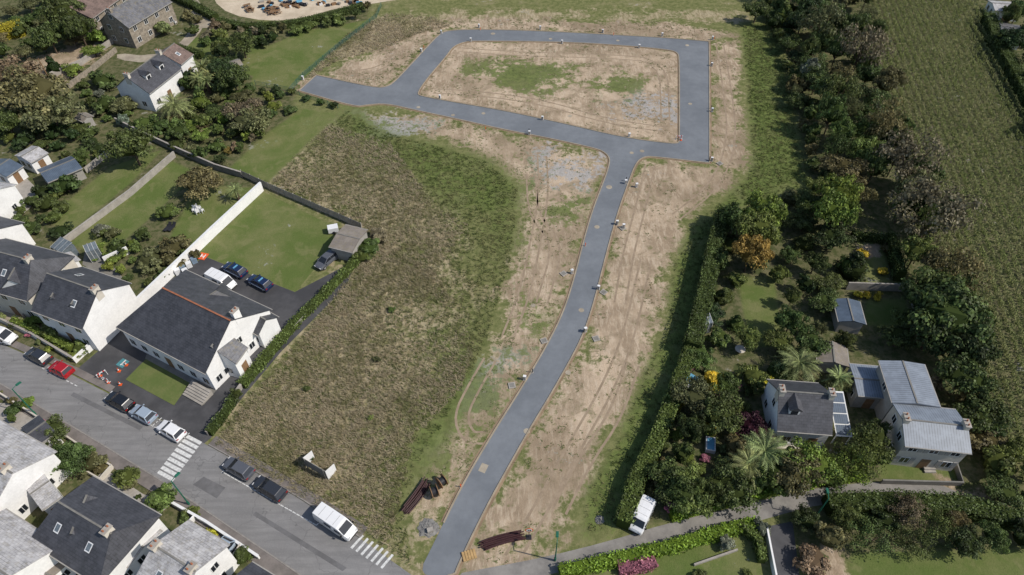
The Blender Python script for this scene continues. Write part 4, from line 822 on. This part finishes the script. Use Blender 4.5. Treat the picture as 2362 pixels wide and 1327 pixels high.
scat([(420,210),(440,150),(520,120),(560,180),(560,210),(470,240)],2.8,(1.5,2.6),(2,4),'sst',['gr','dk','md','ol'],LG+[[(445,145),(500,150),(505,210),(450,210)]],50)
scat([(190,200),(280,245),(330,320),(260,290),(180,250)],2.4,(1,2),(1.2,2.6),'ss',['gr','md','gy','dk'],LG,50)
scat([(0,60),(100,0),(200,90),(260,100),(150,190),(0,130)],4,(1.8,3.2),(2,4),'sst',['gr','md','ol','lt'],[DIRT[8][0]],60)
scat([(430,40),(520,60),(600,80),(560,110),(480,110),(440,80)],3.2,(1.2,2.4),(1.5,3),'ss',['gr','ol','md','br'],[],40)
scat([(560,82),(700,72),(850,28),(860,40),(700,75),(600,110)],2.6,(1.2,2.4),(1.5,3),'sst',['gr','ol','dk','md'],[],60)
scat([(430,300),(520,380),(600,270),(560,300)],3,(1,2),(1,2.4),'ss',['ora','gr','ol'],LG,20)
scat([(0,300),(180,290),(260,350),(200,390),(100,350),(0,330)],2.8,(1.2,2.2),(1.3,3),'sst',['gr','dk','md'],[],60)
scat([(175,390),(250,350),(120,500),(60,530),(20,520),(90,460)],2.6,(.9,1.8),(1,2.2),'ss',['gr','md','dk'],LG,40)
scat([(230,540),(330,560),(300,650),(200,600)],2,(.7,1.5),(.8,1.8),'ss',['gr','lt','md','ol'],[],40)
scat([(390,560),(470,590),(380,650),(320,690),(330,620)],2.2,(.8,1.6),(1,2),'ss',['gr','md','ol'],[[(404,630),(470,592),(480,620)]],25)
scat([(0,690),(60,735),(200,815),(175,835),(0,750)],2.1,(.6,1.3),(.7,1.4),'ss',['gr','md','lt','pa','pk'],[],60)
scat([(0,905),(80,955),(250,1075),(220,1110),(120,1080),(90,960),(0,1000)],2.2,(.6,1.6),(.7,2),'ss',['gr','md','ol','pk'],[],60)
scat([(270,1090),(390,1165),(360,1180),(290,1140)],2.2,(.6,1.3),(.7,1.6),'ss',['gr','md','ol'],[],20)
scat([(400,1175),(600,1300),(580,1330),(500,1290),(420,1210)],1.9,(.5,1.1),(.6,1.4),'ss',['gr','md','pk','lt'],[],50)
scat([(480,400),(600,300),(640,260),(700,240),(620,300),(520,395)],3.5,(1,1.9),(1,2.2),'ss',['gr','md','ol','br'],[],30)
scat([(640,205),(700,220),(780,250),(760,260),(690,240),(600,215)],2.6,(.9,1.6),(1,1.6),'ss',['gr','dk'],[],30)
scat([(1450,1300),(1700,1245),(1740,1330),(1600,1330)],5,(.5,1.2),(.6,1.4),'ss',['gr','pk','md'],[],20)
scat([(2040,1060),(2020,1100),(1990,1105),(1990,1050)],2,(.8,1.5),(1,2),'ss',['md','lt'],[],15)
scat([(1980,580),(2040,580),(2060,660),(1990,660)],4,(.8,1.6),(1,2),'ss',['gr','ye','ol'],[],12)
scat([(620,980),(900,700),(1000,800),(900,1100),(700,1120)],9,(.5,.9),(.5,.9),'s',['md','gr','ol'],[],14)
scat([(2362,300),(2600,520),(2600,400),(2400,200),(2330,-40),(2290,20)],6,(2,4),(4,7),'tt',['dk','gr'],[],60)
scat([(-1400,-120),(3700,-120),(3700,-330),(-1400,-330)],26,(6,11),(8,14),'tt',['dk','gr','ol'],[],90)
# ------------------------------------------------ light & camera
EL=math.radians(46); AZ=math.radians(104)
w=bpy.data.worlds.new('World'); sc.world=w; w.use_nodes=True; nt=w.node_tree; bg=nt.nodes['Background']; sk=nt.nodes.new('ShaderNodeTexSky'); sk.sky_type='NISHITA'; sk.sun_disc=False; sk.sun_elevation=EL; sk.sun_rotation=AZ
nt.links.new(sk.outputs[0],bg.inputs[0]); bg.inputs[1].default_value=.12
Sv=Vector((math.sin(AZ)*math.cos(EL),math.cos(AZ)*math.cos(EL),math.sin(EL)))
ld=bpy.data.lights.new('sun','SUN'); ld.energy=4.2; ld.angle=math.radians(.5); ld.color=(1,.94,.85); lo=bpy.data.objects.new('sun',ld); sc.collection.objects.link(lo); lo.rotation_euler=Sv.to_track_quat('Z','Y').to_euler(); lo.location=(100,0,150)
cd=bpy.data.cameras.new('camera'); cd.sensor_width=36; cd.lens=36*FP/2362; cd.clip_end=12000; co=bpy.data.objects.new('camera',cd); sc.collection.objects.link(co); co.location=(0,0,HC); co.rotation_euler=(math.pi/2-TH,0,0); sc.camera=co
sc.view_settings.view_transform='Standard'; sc.view_settings.look='None'; sc.view_settings.exposure=0
print('objects',len(bpy.data.objects))
